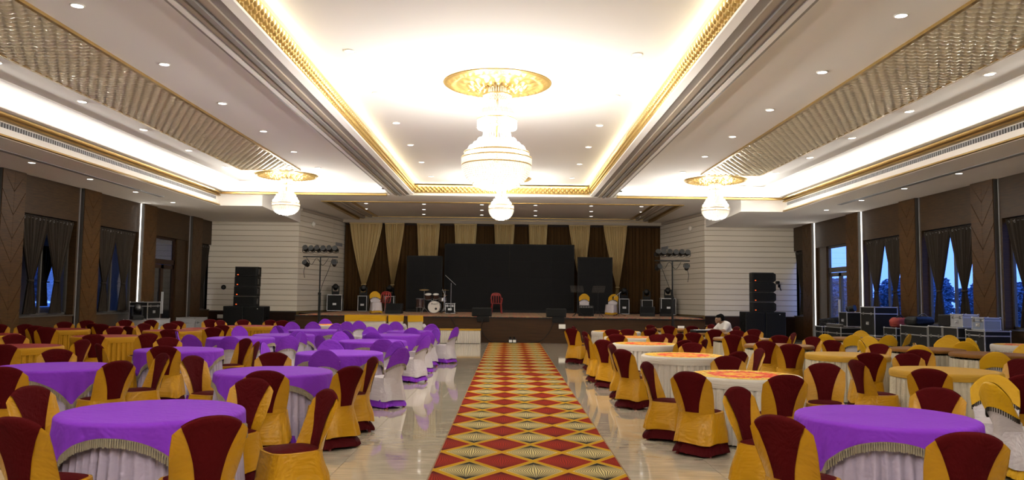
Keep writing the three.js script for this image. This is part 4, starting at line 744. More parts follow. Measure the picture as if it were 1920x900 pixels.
for (const [x, l] of [[2.62, 'black music stand left of the stage chair'], [3.42, 'black music stand right of the stage chair']]) {
  const t = thing('music_stand', l, 'stand', [x, sy, -30.9], x > 3 ? -0.5 : 0.2, 'music stands');
  part('base', [0.4, 2.5, 4.6].map((a) => rod(V(0, 0.2, 0), V(Math.cos(a) * 0.3, 0.01, Math.sin(a) * 0.3), 0.011)), M.black, t); part('pole', rod(V(0, 0.1, 0), V(0, 0.98, 0), 0.013), M.black, t);
  const L = []; for (let i = 0; i < 7; i++) L.push(box(0.5, 0.008, 0.008, 0, i * 0.045, 0)); for (let i = 0; i < 9; i++) L.push(box(0.006, 0.28, 0.006, -0.25 + i * 0.0625, 0.135, 0)); part('desk', join(L).rotateX(-0.5).translate(0, 0.94, 0.02), M.frame, t);
}
// lighting stands with par lamps on a bar
function parStand(label, pos, flip) {
  const t = thing('lighting_stand', label, 'stage light', pos, 0, 'par lamp stands');
  part('base', [0, 1.57, 3.14, 4.71].map((a) => rod(V(0, 0.35, 0), V(Math.cos(a) * 0.5, 0.02, Math.sin(a) * 0.5), 0.016)), M.black, t);
  part('pole', [rod(V(0, 0, 0), V(0, 1.7, 0), 0.04), rod(V(0, 1.6, 0), V(0, 3.0, 0), 0.025), cyl(0.055, 0.055, 0.08, 0, 1.7, 0), cyl(0.06, 0.06, 0.1, 0, 0.65, 0)], M.black, t);
  part('crossbar', [rod(V(-0.62, 3.0, 0), V(0.62, 3.0, 0), 0.022), rod(V(-0.62, 3.22, 0), V(0.62, 3.22, 0), 0.018)], M.black, t);
  const can = (x, y, z, rx, rz) => { const c = part('par_lamp', new THREE.CylinderGeometry(0.095, 0.075, 0.26, 18, 1, false).rotateX(rx).rotateZ(rz).translate(x, y, z), M.black, t); part('yoke', tube([V(x - 0.11, y, z), V(x - 0.09, y + (y > 3.1 ? -0.12 : 0.12), z), V(x + 0.09, y + (y > 3.1 ? -0.12 : 0.12), z), V(x + 0.11, y, z)], 0.012, 14), M.black, c); };
  for (let i = 0; i < 6; i++) can(-0.53 + i * 0.212, 3.28, 0.02, 1.2 + 0.1 * (i % 2), 0.12 * (i % 3 - 1));
  can(-0.5, 2.75, 0.02, 1.1, flip * 0.6); can(0.5, 2.77, 0.02, 1.2, -flip * 0.5);
  const W = (pts) => tube(pts.map((p) => V(...p)), 0.009, 30, 5);
  part('cable', [W([[-0.5, 3.0, 0.05], [-0.3, 2.72, 0.06], [-0.12, 2.95, 0.05], [0.1, 2.7, 0.06], [0.3, 2.95, 0.05]]), W([[flip * 0.45, 2.95, 0.05], [flip * 0.3, 2.5, 0.07], [flip * 0.12, 2.05, 0.06], [0.03, 1.75, 0.04]]), W([[-flip * 0.5, 2.72, 0.05], [-flip * 0.56, 2.5, 0.06], [-flip * 0.53, 2.25, 0.06]]), W([[0.05, 1.7, 0.04], [0.07, 1.0, 0.05], [0.04, 0.1, 0.06]])], M.black, t);
}
parStand('par lamps on a bar stand left of the stage', [-6.72, 0, -28.4], 1);
parStand('par lamps on a bar stand right of the stage', [5.78, 0, -28.4], -1);
// loudspeaker stacks
for (const s of [-1, 1]) {
  const x = s < 0 ? -10.12 : 9.78, side = s < 0 ? 'before the left plank wall' : 'before the right plank wall';
  for (const q of [-1, 1]) { const t = thing('subwoofer', `big black bass cabinet ${side}, its ${q < 0 ? 'left' : 'right'} one`, 'speaker', [x + q * 0.39, 0, -31], 0, 'bass cabinets'); part('cabinet', rbox(0.765, 1.19, 0.8, 0.02, 0, 0.595, 0), M.black, t); part('grille', rbox(0.70, 1.08, 0.02, 0.008, 0, 0.6, 0.405), M.dark, t); if (q > 0) part('badge', rbox(0.03, 0.03, 0.012, 0.003, 0.15, 1.1, 0.417), M.socket, t); for (const k of [-1, 1]) part('handle', box(0.012, 0.06, 0.18, k * 0.388, 0.75, 0), M.dark, t); }
  for (let i = 0; i < 4; i++) {
    const t = thing('line_array_speaker', `black array speaker ${side}, ${['bottom', 'second from the bottom', 'third from the bottom', 'topmost'][i]} of its stack`, 'speaker', [x + s * 0.02 + (s < 0 ? 0.01 * i : 0), 1.19 + i * 0.378, -31], s < 0 ? 0.04 : -0.06, 'array speakers');
    const w = s < 0 ? 0.42 : 0.44, prof = s < 0 ? [[-w, 0.01], [w, 0.01], [w, 0.366], [-w, 0.366]] : [[-w, 0.01], [w - 0.09, 0.01], [w, 0.08], [w, 0.30], [w - 0.09, 0.366], [-w, 0.366]];
    part('cabinet', new THREE.ExtrudeGeometry(new THREE.Shape(prof.map((p) => new THREE.Vector2(...p))), { depth: 0.5, bevelEnabled: true, bevelSize: 0.008, bevelThickness: 0.008, bevelSegments: 2 }).translate(0, 0, -0.25), M.black, t);
    part('grille', box(w * 1.7, 0.27, 0.012, -0.02, 0.2, 0.262), M.dark, t); part('status_light', rbox(0.05, 0.03, 0.02, 0.005, -w + 0.11, 0.07, 0.27), M.redLed, t);
    part('rigging_bracket', box(0.03, 0.2, 0.12, w + (s < 0 ? 0.02 : -0.02), 0.19, 0.1), M.frame, t);
  }
}
// small things on walls and stage front
for (const [x, y, d, l] of [[1.92, 0.61, 29.07, 'white socket plate on the stage front, right of the runner'], [6.22, 0.60, 29.07, 'white socket plate at the right end of the stage front']]) { const t = thing('socket_plate', l, 'socket', [x, y, -d + 0.01]); part('plate', rbox(0.24, 0.16, 0.016, 0.006), M.socket, t); for (const q of [-1, 1]) part('socket_cover', rbox(0.09, 0.1, 0.012, 0.004, q * 0.055, 0, 0.01), M.socket, t); }
{ const t = thing('socket_plate', 'white socket plate on the wainscot behind the left chairs', 'socket', [-12.2, 0.70, -DF + 0.04]); part('plate', rbox(0.24, 0.16, 0.016, 0.006), M.socket, t); for (const q of [-1, 1]) part('socket_cover', rbox(0.09, 0.1, 0.012, 0.004, q * 0.055, 0, 0.01), M.socket, t); }
{ const t = thing('wall_fixture', 'small black fixture on the plank wall left of the speaker stack', 'fixture', [-12.1, 1.93, -DF + 0.03]); part('plate', cyl(0.10, 0.10, 0.03).rotateX(Math.PI / 2), M.black, t); part('cap', new THREE.SphereGeometry(0.05, 12, 8).translate(0, 0, 0.03), M.frame, t); }
{ const t = thing('wall_camera', 'small black camera on the plank wall right of the speaker stack', 'camera', [11.45, 2.25, -DF + 0.02]); part('bracket', [rbox(0.1, 0.14, 0.03, 0.008), rod(V(0, -0.03, 0.02), V(0.04, -0.2, 0.12), 0.02)], M.black, t); part('body', rbox(0.12, 0.12, 0.24, 0.03, -0.1, 0.14, 0.1), M.black, t); }
{ const t = thing('power_strip', 'black power box with cables at the foot of the stage', 'power box', [0.13, 0.012, -28.85]); part('box', rbox(0.3, 0.14, 0.2, 0.02, 0, 0.07, 0), M.black, t); for (const q of [-1, 1]) part('socket_cover', rbox(0.11, 0.09, 0.012, 0.004, q * 0.07, 0.07, 0.102), M.alu, t); part('plug', [cyl(0.03, 0.03, 0.08, -0.08, 0.18, 0), cyl(0.03, 0.03, 0.08, 0.06, 0.18, 0)], M.dark, t); }
for (const [pts, l] of [[[[-0.9, 0.9, -29.03], [-1.0, 0.5, -29.03], [-0.7, 0.08, -28.98], [-0.2, 0.035, -28.9], [0.0, 0.05, -28.85]], 'black cable hanging down the stage front left of the runner'], [[[1.6, 0.75, -29.03], [1.45, 0.4, -29.03], [1.1, 0.07, -28.98], [0.6, 0.035, -28.9], [0.25, 0.06, -28.85]], 'black cable curving down the stage front right of the runner'], [[[-2.1, 0.88, -29.04], [-1.95, 0.6, -29.04], [-1.9, 0.3, -29.05]], 'dark cable on the stage front above the skirted riser']]) { const t = thing('cable', l, 'cable'); part('sheath', tube(pts.map((p) => V(...p)), 0.014, 40, 6), M.black, t); part('plug', new THREE.SphereGeometry(0.03, 8, 6).translate(...pts[pts.length - 1]), M.black, t); }
// skirted riser and covered sofas in front of the stage
{
  const t = thing('skirted_riser', 'low riser with gold top and white pleated skirt before the stage', 'riser', [-2.6, 0, -28.65]);
  part('top', rbox(3.2, 0.05, 0.6, 0.01, 0, 0.475, 0), M.yellowTop, t);
  const g = grid(260, 4, (u, v) => { const x = -1.58 + 3.16 * u, y = 0.455 * (1 - v) + 0.012, a = 0.02 * (0.3 + v) * Math.sin(u * 48 * 6.283 + Math.sin(u * 40)); return [x, y, 0.285 + a, x * 2, y * 2]; }); M.whiteCloth.side = THREE.DoubleSide;
  part('skirt', g, M.whiteCloth, t); for (const s of [-1, 1]) part('side_skirt', grid(30, 3, (u, v) => [s * (1.58 + 0.012 * Math.sin(u * 40)), 0.45 * (1 - v) + 0.012, 0.28 - u * 0.56, u, v]), M.whiteCloth, t);
  part('platform', box(3.1, 0.45, 0.5, 0, 0.225, -0.02), M.frame, t);
}
for (const [x, w, l] of [[-4.73, 1.36, 'white covered sofa with a gold sash before the stage'], [-3.73, 0.48, 'white covered armchair with a gold sash beside the sofa'], [-3.09, 0.48, 'white covered armchair with a gold sash, farther from the sofa']]) {
  const t = thing('covered_sofa', l, 'sofa', [x, 0, -26.8], Math.PI, 'gold-sashed sofas');
  const bk = (w2, y0, y1, d, z, o) => { const g = rbox(w2, y1 - y0, d, 0.03, 0, (y0 + y1) / 2, z); return g; };
  part('back_cover', bk(w, 0.03, 1.0, 0.16, -0.28), M.whiteCloth, t); part('seat_cover', rbox(w, 0.42, 0.55, 0.04, 0, 0.24, 0.05), M.whiteCloth, t);
  const sash = grid(40, 6, (u, v) => { const a = u * 6.283, [cx, cz] = [sp(Math.sin(a), 0.25), sp(Math.cos(a), 0.25)], y = 1.005 - 0.2 * v; return [cx * (w / 2 + 0.012), y + 0.01 * Math.sin(a * 3 + v * 9), -0.28 + cz * 0.094, u * 2, v * 0.2]; }, true);
  part('sash', [sash, rbox(w + 0.02, 0.012, 0.18, 0.004, 0, 1.004, -0.28)], M.yellowHood, t);
  part('bow', [0, 1, 2, 3, 4].map((k) => new THREE.TorusGeometry(0.06, 0.028, 8, 16).rotateY(k * 1.3).translate(-w / 2 - 0.05, 0.62 + 0.05 * Math.sin(k * 2.3), -0.34 + 0.03 * Math.cos(k * 2))), M.satin, t);
}
// ---------- tied curtains in the window bays ----------
{
  const tiedGeo = (w, seed) => grid(60, 40, (u, v) => {
    const t = 0.66; let k, sh = 0; if (v < t) k = 1 - 0.86 * Math.pow(v / t, 1.12); else { const q = (v - t) / (1 - t); k = 0.14 + 0.26 * Math.pow(q, 0.8); }
    const x = (u - 0.5) * w * k, y = 3.69 - v * 2.64, a = 0.035 * (0.55 + 0.45 * k); return [x + sh, y + 0.02 * Math.sin(u * 3.14) * v, a * (Math.sin(u * 6.283 * 8 + seed) + 0.4 * Math.sin(u * 6.283 * 19 + v * 3)), u * w, v * 2.5];
  });
  M.curtain.side = THREE.DoubleSide;
  const geos = [tiedGeo(1.42, 1), tiedGeo(1.42, 4)], ringGeo = new THREE.TorusGeometry(0.03, 0.007, 6, 14);
  const names = { 15.75: 'nearest', 19.7: 'second', 23.55: 'third', 31.7: 'corner' };
  for (const [s, X, a, b, d0] of BAYS) {
    const mid = (a + b) / 2, L = b - a, side = s < 0 ? 'left' : 'right', narrow = L < 2;
    const rodT = thing('curtain_rod', `dark curtain rod with rings over the ${names[d0]} ${side} wall window`, 'rod', [X + s * 0.10, 3.63, -mid], Math.PI / 2);
    part('pole', rod(V(-L / 2, 0, 0), V(L / 2, 0, 0), 0.014), M.frame, rodT);
    for (let i = 0; i < 12; i++) part('ring', ringGeo, M.steel, rodT).position.set(-L / 2 + 0.1 + (L - 0.2) * i / 11, -0.01, 0);
    for (const q of narrow ? [0] : [-1, 1]) {
      const c = thing('tied_curtain', `brown tied-back curtain in the ${names[d0]} ${side} wall window${narrow ? '' : q * s > 0 ? ', its near one' : ', its far one'}`, 'curtain', [X + s * 0.10, 0, -(mid - q * s * L * 0.235)], s < 0 ? Math.PI / 2 : -Math.PI / 2, 'tied curtains in the window bays');
      part('fabric', geos[q < 0 ? 0 : 1], M.curtain, c); part('tieback', new THREE.TorusGeometry(0.11, 0.022, 8, 20).rotateX(Math.PI / 2).scale(0.95, 1.3, 0.55).translate(0, 3.69 - 0.66 * 2.64, 0), M.curtain, c);
    }
  }
}
// ---------- outside: dusk garden on the right, dark corridor on the left ----------
{
  const g = structure('ground'); part('lawn', span(XR + 0.35, 260, -1.2, -0.3, -40, 140), mat({ color: rgb(0.06, 0.09, 0.05), roughness: 1 }), g); part('far_lawn', span(-200, XL - 8, -1.2, -0.3, -40, 140), M.leaf, g);
  part('pale_path', plan([[26, 33], [34, 36], [34, 40.5], [26, 37]], -0.3, -0.28), mat({ color: rgb(0.5, 0.5, 0.48), roughness: 0.8 }), g);
  const leafBlob = (seed) => {
    const parts = [];
    for (let i = 0; i < 5200; i++) { const a = rnd() * 6.283, h = rnd(), r = Math.pow(rnd(), 0.4) * Math.sqrt(1 - (h * 1.6 - 0.75) ** 2 * 0.8) * (0.8 + 0.3 * N(a, h * 3, seed)), s = 0.022 + rnd() * 0.03; parts.push(new THREE.OctahedronGeometry(s, 0).scale(1.5, 0.5, 0.9).rotateX(rnd() * 6).rotateY(a * 3).rotateZ(rnd() * 6).translate(Math.cos(a) * r, h * 1.7 + 0.35, Math.sin(a) * r)); }
    return join(parts);
  };
  const blobs = [1, 2, 3].map(leafBlob), trunk = new THREE.CylinderGeometry(0.06, 0.10, 0.9, 8).translate(0, 0.4, 0);
  const trees = [];
  for (let r = 0; r < 3; r++) for (let i = 0; i < 6; i++) { const d = 46 + r * 17 + i * 3.1, q = 0.36 + 0.088 * i + 0.03 * (r % 2); trees.push([q * (d + 4), d - i * 1.5, (2.0 + d * 0.0195) / 2.0 * (0.82 + 0.32 * rnd())]); }
  trees.push([28.5, 55.5, 1.7]);
  const how = ['tallest crown', 'low spreading crown', 'round crown', 'pointed crown', 'ragged crown', 'wide crown'];
  trees.forEach(([x, d, k], i) => { const t = thing('tree', `dark blue-green tree with ${how[i % 6]} beyond the right windows, ${['first line', 'second line', 'third line', 'nearest to the house'][Math.floor(i / 6)]}`, 'tree', [x, -0.3, -d], i * 1.3, 'trees beyond the right windows'); t.scale.set(k * 1.5, k, k * 1.5); part('crown', blobs[i % 3], M.leaf, t); part('trunk', trunk, M.bark, t); });
  [[-45, 80], [-56, 92], [-68, 106]].forEach(([x, d], i) => { const t = thing('tree', `dark blue-green tree far beyond the left corridor window, ${['near', 'middle', 'far'][i]} one of three`, 'tree', [x, -0.3, -d], i * 2.1, 'trees beyond the left corridor'); t.scale.set(5, 3.2, 5); part('crown', blobs[i], M.leaf, t); part('trunk', trunk, M.bark, t); });
  const cor = structure('wall_corridor'), dk = mat({ color: rgb(0.10, 0.085, 0.07), roughness: 0.8 });
  const S = (a, b, y0, y1, d0, d1) => part('corridor_panel', span(a, b, y0, y1, d0, d1), dk, cor);
  S(-16.6, XL - 0.3, -0.2, 0, 14, 42); S(-16.6, XL - 0.3, 4.0, 4.2, 14, 42); S(-16.6, -16.4, 0, 1.05, 14, 42); S(-16.6, -16.4, 3.2, 4, 14, 42); S(-16.6, -16.4, 1.05, 3.2, 14, 27.4); S(-16.6, -16.4, 1.05, 3.2, 29.2, 42); S(-16.6, XL - 0.3, -0.2, 4.2, 13.8, 14); S(-16.6, XL - 0.3, -0.2, 4.2, 42, 42.2);
  part('pane', span(-16.5, -16.48, 1.05, 3.2, 27.4, 29.2), M.glass, cor); part('mullion', [span(-16.52, -16.44, 1.05, 3.2, 27.72, 27.77), span(-16.52, -16.44, 1.05, 1.12, 27.4, 29.2)], M.frame, cor);
  const c = thing('tied_curtain', 'dark tied curtain at the blue corridor window beyond the second left window', 'curtain', [-16.25, -0.15, -28.0], Math.PI / 2);
  part('fabric', grid(40, 30, (u, v) => { const k = v < 0.6 ? 1 - 0.8 * Math.pow(v / 0.6, 1.3) : 0.2 + 0.2 * (v - 0.6) / 0.4; return [(u - 0.5) * 1.25 * k, 3.4 - v * 2.1, 0.04 * Math.sin(u * 40), u, v]; }), M.curtain, c);
  part('tieback', new THREE.TorusGeometry(0.16, 0.02, 8, 18).rotateX(Math.PI / 2).translate(0, 2.14, 0), M.curtain, c);
}
// ---------- road cases and gear along the side walls ----------
{
  const RW = -Math.PI / 2, grp = 'road cases by the right windows', c = (l, w, h, d, x, y, dep, t, o) => roadCase('road_case', l, w, h, d, [x, y, -dep], t, { group: grp, ...o });
  const pale = mat({ color: rgb(0.30, 0.30, 0.31), roughness: 0.5 }), bluish = mat({ color: rgb(0.16, 0.19, 0.26), roughness: 0.4 });
  c('long black case with silver edges, leftmost of the row under the window', 1.45, 1.0, 0.7, 11.25, 0, 21.65, RW); c('black case with a bright lid edge, middle of the row under the window', 0.66, 1.03, 0.7, 11.25, 0, 20.55, RW);
  c('black case with silver corners, last of the row under the window', 0.66, 1.03, 0.7, 11.25, 0, 19.85, RW); c('lower black case of the pair at the right end', 0.78, 0.49, 0.62, 11.3, 0, 18.95, RW, { lid: 0 }); c('upper black case of the pair at the right end', 0.78, 0.5, 0.62, 11.3, 0.492, 18.95, RW);
  c('small pale case with two latches on the black row', 0.55, 0.32, 0.4, 11.3, 1.032, 19.9, RW, { body: pale }); c('small blue-grey case on the upper right pair', 0.5, 0.3, 0.4, 11.3, 0.994, 19.0, RW, { body: bluish });
  const softBox = (w, h, d) => { const g = new RoundedBoxGeometry(w, h, d, 6, Math.min(h, d) * 0.42).translate(0, h / 2, 0), p = g.attributes.position; for (let i = 0; i < p.count; i++) { const q = 0.03 * N(p.getX(i) * 6, p.getY(i) * 7, p.getZ(i) * 6); p.setXYZ(i, p.getX(i) + q, Math.max(0, p.getY(i) + q * (p.getY(i) > 0.05 ? 1 : 0)), p.getZ(i) + q); } g.computeVertexNormals(); return g; };
  const bag = thing('equipment_bag', 'soft black bag lying on the long black case', 'bag', [11.25, 1.0, -22.0], 0.4); part('bag_body', softBox(0.75, 0.24, 0.42), M.black, bag); part('strap', tube([V(-0.3, 0.16, 0.1), V(0, 0.32, 0.12), V(0.3, 0.16, 0.1)], 0.015, 16), M.frame, bag);
  const bx = thing('monitor_box', 'small dark box on the cases below the window', 'box', [11.3, 1.032, -20.5], RW + 0.1); part('housing', rbox(0.5, 0.3, 0.4, 0.02, 0, 0.15, 0), M.black, bx); part('front', rbox(0.44, 0.24, 0.02, 0.006, 0, 0.15, 0.2), M.blackGloss, bx);
  // heap beside the glass door
  c('big black case with a latch before the third right window', 0.95, 0.86, 0.7, 11.2, 0.62, 24.3, RW); c('lower black case carrying the big one', 1.0, 0.62, 0.7, 11.2, 0, 24.3, RW, { lid: 0 });
  c('open rack case with silver edges on the heap by the glass door', 0.62, 0.46, 0.55, 11.0, 0.83, 25.8, RW, { lid: 0 }); c('wide flat case with a silver lid by the glass door', 1.3, 0.80, 0.7, 10.9, 0, 26.2, RW);
  c('narrow black case beside the lit strip by the glass door', 0.6, 0.78, 0.6, 10.9, 0, 27.5, RW); c('black case under the red gear bag', 0.75, 0.9, 0.6, 11.25, 0, 23.1, RW);
  const rb = thing('gear_bag', 'red and black gear bag on the case between the right windows', 'bag', [11.25, 0.9, -23.1], 0.2); part('bag_body', softBox(0.55, 0.28, 0.36), mat({ color: rgb(0.20, 0.02, 0.012), roughness: 0.8 }), rb); part('strap', tube([V(-0.2, 0.16, 0), V(0, 0.36, 0), V(0.2, 0.16, 0)], 0.018, 16), M.black, rb);
  const kb = thing('mixing_desk', 'silver mixing desk with faders on the flat case by the glass door', 'mixer', [10.85, 0.80, -26.3], RW); part('chassis', rbox(1.1, 0.09, 0.5, 0.02, 0, 0.045, 0), M.frame, kb); part('fader_panel', rbox(1.02, 0.012, 0.2, 0.004, 0, 0.094, 0.12), M.alu, kb); for (let i = 0; i < 16; i++) part('fader', box(0.02, 0.02, 0.03, -0.47 + i * 0.063, 0.108, 0.08 + 0.08 * ((i * 7) % 5) / 5), M.black, kb);
  const coil = (l, x, y, d, r, k) => { const t = thing('coiled_cable', l, 'cable', [x, y, -d]); const p = []; for (let i = 0; i < 60; i++) { const a = i * 0.63; p.push(V(Math.cos(a) * (r + 0.03 * Math.sin(i * 1.7)), 0.02 + i * 0.0016 * k + 0.012 * Math.sin(i), Math.sin(a) * r)); } part('sheath', tube(p, 0.016, 240, 6), M.black, t); part('plug', cyl(0.02, 0.02, 0.08, r, 0.03, 0, 10), M.alu, t); };
  coil('tangle of black cable on the narrow case by the lit strip', 10.9, 0.78, 27.5, 0.24, 2.2); coil('coil of black cable on the mixing desk', 10.75, 0.91, 26.5, 0.2, 1.5);
  const pot = thing('par_lamp', 'black stage lamp resting on the open rack case', 'stage light', [11.0, 1.29, -25.8], 0.6); part('can', new THREE.CylinderGeometry(0.1, 0.08, 0.28, 18).rotateX(1.4).translate(0, 0.11, 0), M.black, pot); part('yoke', tube([V(-0.13, 0.11, 0), V(-0.12, 0.012, 0), V(0.12, 0.012, 0), V(0.13, 0.11, 0)], 0.012, 12), M.frame, pot);
  const g2 = { group: 'road cases by the left wall' };
  c('black case with silver edges standing on the pale case, left wall', 0.95, 0.56, 0.6, -12.0, 0.80, 26.5, Math.PI / 2, g2); c('long pale low case under the black one, left wall', 1.9, 0.79, 0.7, -11.95, 0, 26.6, Math.PI / 2, { ...g2, body: pale }); c('pale case with dark lid by the left door', 1.2, 0.76, 0.7, -11.9, 0, 30.2, Math.PI / 2, { ...g2, body: pale });
  movingHead('moving head light lying on the pale case, left wall', [-11.85, 0.80, -25.6], 0.8);
}
// ---------- the man at the brown-topped table ----------
{
  const P = thing('person', 'man in a white shirt sitting bent over the brown-topped table', 'person', [6.25, 0, -22.75], -1.3);
  const field = (bones, n, size, centre, blend) => {       // smooth union of tapered capsules on a grid
    const mc = new MarchingCubes(n, M.black, false, false, 120000), c = V(...centre), q = V(0, 0, 0), ab = V(0, 0, 0), ap = V(0, 0, 0); mc.isolation = 0;
    for (let z = 0; z < n; z++) for (let y = 0; y < n; y++) for (let x = 0; x < n; x++) {
      q.set((x / (n / 2) - 1) * size, (y / (n / 2) - 1) * size, (z / (n / 2) - 1) * size).add(c); let e = 0;
      for (const [a, b, r0, r1] of bones) { ab.subVectors(b, a); ap.subVectors(q, a); const t = Math.max(0, Math.min(1, ap.dot(ab) / Math.max(1e-6, ab.lengthSq()))), d = ap.addScaledVector(ab, -t).length() - (r0 + (r1 - r0) * t); e += Math.exp(-d / blend); }
      mc.field[x + y * n + z * n * n] = e > 0 ? blend * Math.log(e) : -1;
    }
    mc.update(); const g = new THREE.BufferGeometry(), k = mc.count; g.setAttribute('position', new THREE.BufferAttribute(mc.positionArray.slice(0, k * 3), 3)); g.setAttribute('normal', new THREE.BufferAttribute(mc.normalArray.slice(0, k * 3), 3)); g.setAttribute('uv', new THREE.BufferAttribute(new Float32Array(k * 2), 2));
    g.scale(size, size, size).translate(...centre); g.deleteAttribute('normal'); const m = mergeVertices(g, 1e-4); m.computeVertexNormals(); return m;
  };
  const J = { hip: V(0, 0.52, 0), waist: V(0, 0.68, 0.05), chest: V(0, 0.88, 0.16), neck: V(0, 1.0, 0.25), head: V(0, 1.08, 0.34), sl: V(-0.19, 0.94, 0.18), sr: V(0.19, 0.94, 0.18), el: V(-0.27, 0.76, 0.36), er: V(0.27, 0.76, 0.36), wl: V(-0.12, 0.80, 0.58), wr: V(0.12, 0.80, 0.58), kl: V(-0.13, 0.47, 0.42), kr: V(0.13, 0.47, 0.42), al: V(-0.13, 0.09, 0.38), ar: V(0.13, 0.09, 0.38) };
  const fingers = []; for (const s of [-1, 1]) { const w = s < 0 ? J.wl : J.wr; for (let i = 0; i < 4; i++) { const k = w.clone().add(V(-s * 0.01 + (i - 1.5) * 0.021, -0.005, 0.085)), t = k.clone().add(V(0, -0.008, 0.038 - Math.abs(i - 1.3) * 0.006)), u = t.clone().add(V(0, -0.02, 0.022)); fingers.push([k, t, 0.0095, 0.0088], [t, u, 0.0088, 0.0078]); } const b = w.clone().add(V(-s * 0.03, 0, 0.03)); fingers.push([b, b.clone().add(V(-s * 0.03, -0.01, 0.04)), 0.011, 0.009]); fingers.push([w, w.clone().add(V(-s * 0.005, -0.002, 0.07)), 0.026, 0.034]); }
  const body = [[J.hip, J.waist, 0.14, 0.125], [J.waist, J.chest, 0.125, 0.145], [V(-0.09, 0.9, 0.16), V(0.09, 0.9, 0.16), 0.11, 0.11], [J.chest, J.neck, 0.10, 0.055], [J.neck, J.head, 0.052, 0.06], [J.sl, J.el, 0.055, 0.042], [J.sr, J.er, 0.055, 0.042], [J.el, J.wl, 0.042, 0.028], [J.er, J.wr, 0.042, 0.028], [V(-0.09, 0.5, 0.02), J.kl, 0.095, 0.062], [V(0.09, 0.5, 0.02), J.kr, 0.095, 0.062], [J.kl, J.al, 0.06, 0.042], [J.kr, J.ar, 0.06, 0.042], [J.al, V(-0.13, 0.04, 0.52), 0.042, 0.032], [J.ar, V(0.13, 0.04, 0.52), 0.042, 0.032], [V(-0.17, 0.93, 0.18), J.sl, 0.06, 0.055], [V(0.17, 0.93, 0.18), J.sr, 0.06, 0.055]];
  const head = [[V(0, 1.12, 0.31), V(0, 1.09, 0.36), 0.092, 0.084], [V(0, 1.05, 0.385), V(0, 1.01, 0.40), 0.058, 0.040], [V(0, 1.085, 0.438), V(0, 1.055, 0.452), 0.009, 0.013], [V(-0.088, 1.08, 0.345), V(-0.092, 1.06, 0.35), 0.02, 0.016], [V(0.088, 1.08, 0.345), V(0.092, 1.06, 0.35), 0.02, 0.016], [V(-0.018, 1.022, 0.432), V(0.018, 1.022, 0.432), 0.008, 0.008], [J.neck, V(0, 1.05, 0.32), 0.052, 0.06]];
  const skinM = mat({ color: rgb(0.20, 0.11, 0.065), roughness: 0.55 });
  const skin = join([field(body, 74, 0.66, [0, 0.6, 0.22], 0.018), field(head, 60, 0.19, [0, 1.07, 0.36], 0.006), field(fingers, 70, 0.22, [0, 0.79, 0.66], 0.003)]);
  const b = part('body', skin, skinM, P);
  part('hair', field([[V(0, 1.150, 0.285), V(0, 1.150, 0.355), 0.098, 0.076], [V(0, 1.11, 0.255), V(0, 1.07, 0.26), 0.085, 0.062], [V(-0.06, 1.12, 0.30), V(-0.07, 1.08, 0.31), 0.04, 0.03], [V(0.06, 1.12, 0.30), V(0.07, 1.08, 0.31), 0.04, 0.03]], 44, 0.2, [0, 1.1, 0.3], 0.012), dull({ color: rgb(0.004, 0.0035, 0.003), roughness: 0.85, specularIntensity: 0.1 }), P);
  const shirt = body.slice(0, 3).concat([body[5], body[6], body[15], body[16]]).map(([a, c, r0, r1], i) => [a, i === 3 || i === 4 ? a.clone().lerp(c, 0.72) : c, r0 + 0.016, r1 + 0.018]); shirt.push([J.chest, J.chest.clone().lerp(J.neck, 0.45), 0.115, 0.085]);
  part('shirt', field(shirt, 64, 0.5, [0, 0.78, 0.2], 0.018), M.shirtWhite = cloth(rgb(0.62, 0.60, 0.58)), P);
  const legs = body.slice(9, 13).map(([a, c, r0, r1]) => [a, c, r0 + 0.014, r1 + 0.016]); legs.push([J.hip, V(0, 0.58, 0.02), 0.155, 0.15]);
  part('trousers', field(legs, 60, 0.5, [0, 0.38, 0.2], 0.018), mat({ color: rgb(0.03, 0.03, 0.045), roughness: 0.8 }), P);
  for (const s of [-1, 1]) { part('eye', new THREE.SphereGeometry(0.011, 10, 8).translate(s * 0.034, 1.09, 0.436), M.black, P); part('shoe', rbox(0.09, 0.07, 0.26, 0.03, s * 0.13, 0.038, 0.46), M.black, P); }
  copyOf(protos.maroon[1], [6.22, 0, -22.8], -1.3, 'gold-and-maroon chair under the man in the white shirt', CG.maroon);
  const it = thing('audio_console', 'flat dark console lying on a table beside the sitting man', 'mixer', [5.25, TH + 0.007, -21.75], 0.3); part('chassis', rbox(0.6, 0.07, 0.35, 0.015, 0, 0.035, 0), M.black, it); part('fader_panel', rbox(0.5, 0.01, 0.2, 0.003, 0, 0.072, 0.03), M.alu, it);
}
// ---------- chandeliers, medallions, downlights ----------
const medGeo = (R) => grid(120, 22, (u, v) => {
  const a = u * 6.283, r = R * (1 - v) + 0.02, q = r / R; let h = 0.012; if (q > 0.93) h = 0.03 * Math.sin((1 - q) / 0.07 * 3.14) + 0.012; else if (q > 0.8) h = 0.03 + 0.05 * Math.abs(Math.sin(a * 24)) * Math.sin((q - 0.8) / 0.13 * 3.14); else if (q > 0.74) h = 0.055 * Math.sin((q - 0.74) / 0.06 * 3.14) + 0.012; else h = 0.025 + 0.11 * Math.abs(Math.sin(a * 8 + 3 * q)) * Math.pow(Math.sin(q / 0.74 * 3.14), 0.7) * (0.7 + 0.3 * Math.sin(q * 40));
  return [Math.sin(a) * r, -h, Math.cos(a) * r, u * 4, v];
}, true);
const med = medGeo(0.97); M.medallion = mat({ color: rgb(0.42, 0.28, 0.09), roughness: 0.38, metalness: 0.7, side: THREE.DoubleSide });
const drop = new THREE.OctahedronGeometry(1, 0);
function crystals(list) {    // [x, y, z, width, length]
  return join(list.map(([x, y, z, w, l]) => drop.clone().scale(w, l, w).translate(x, y, z)));
}
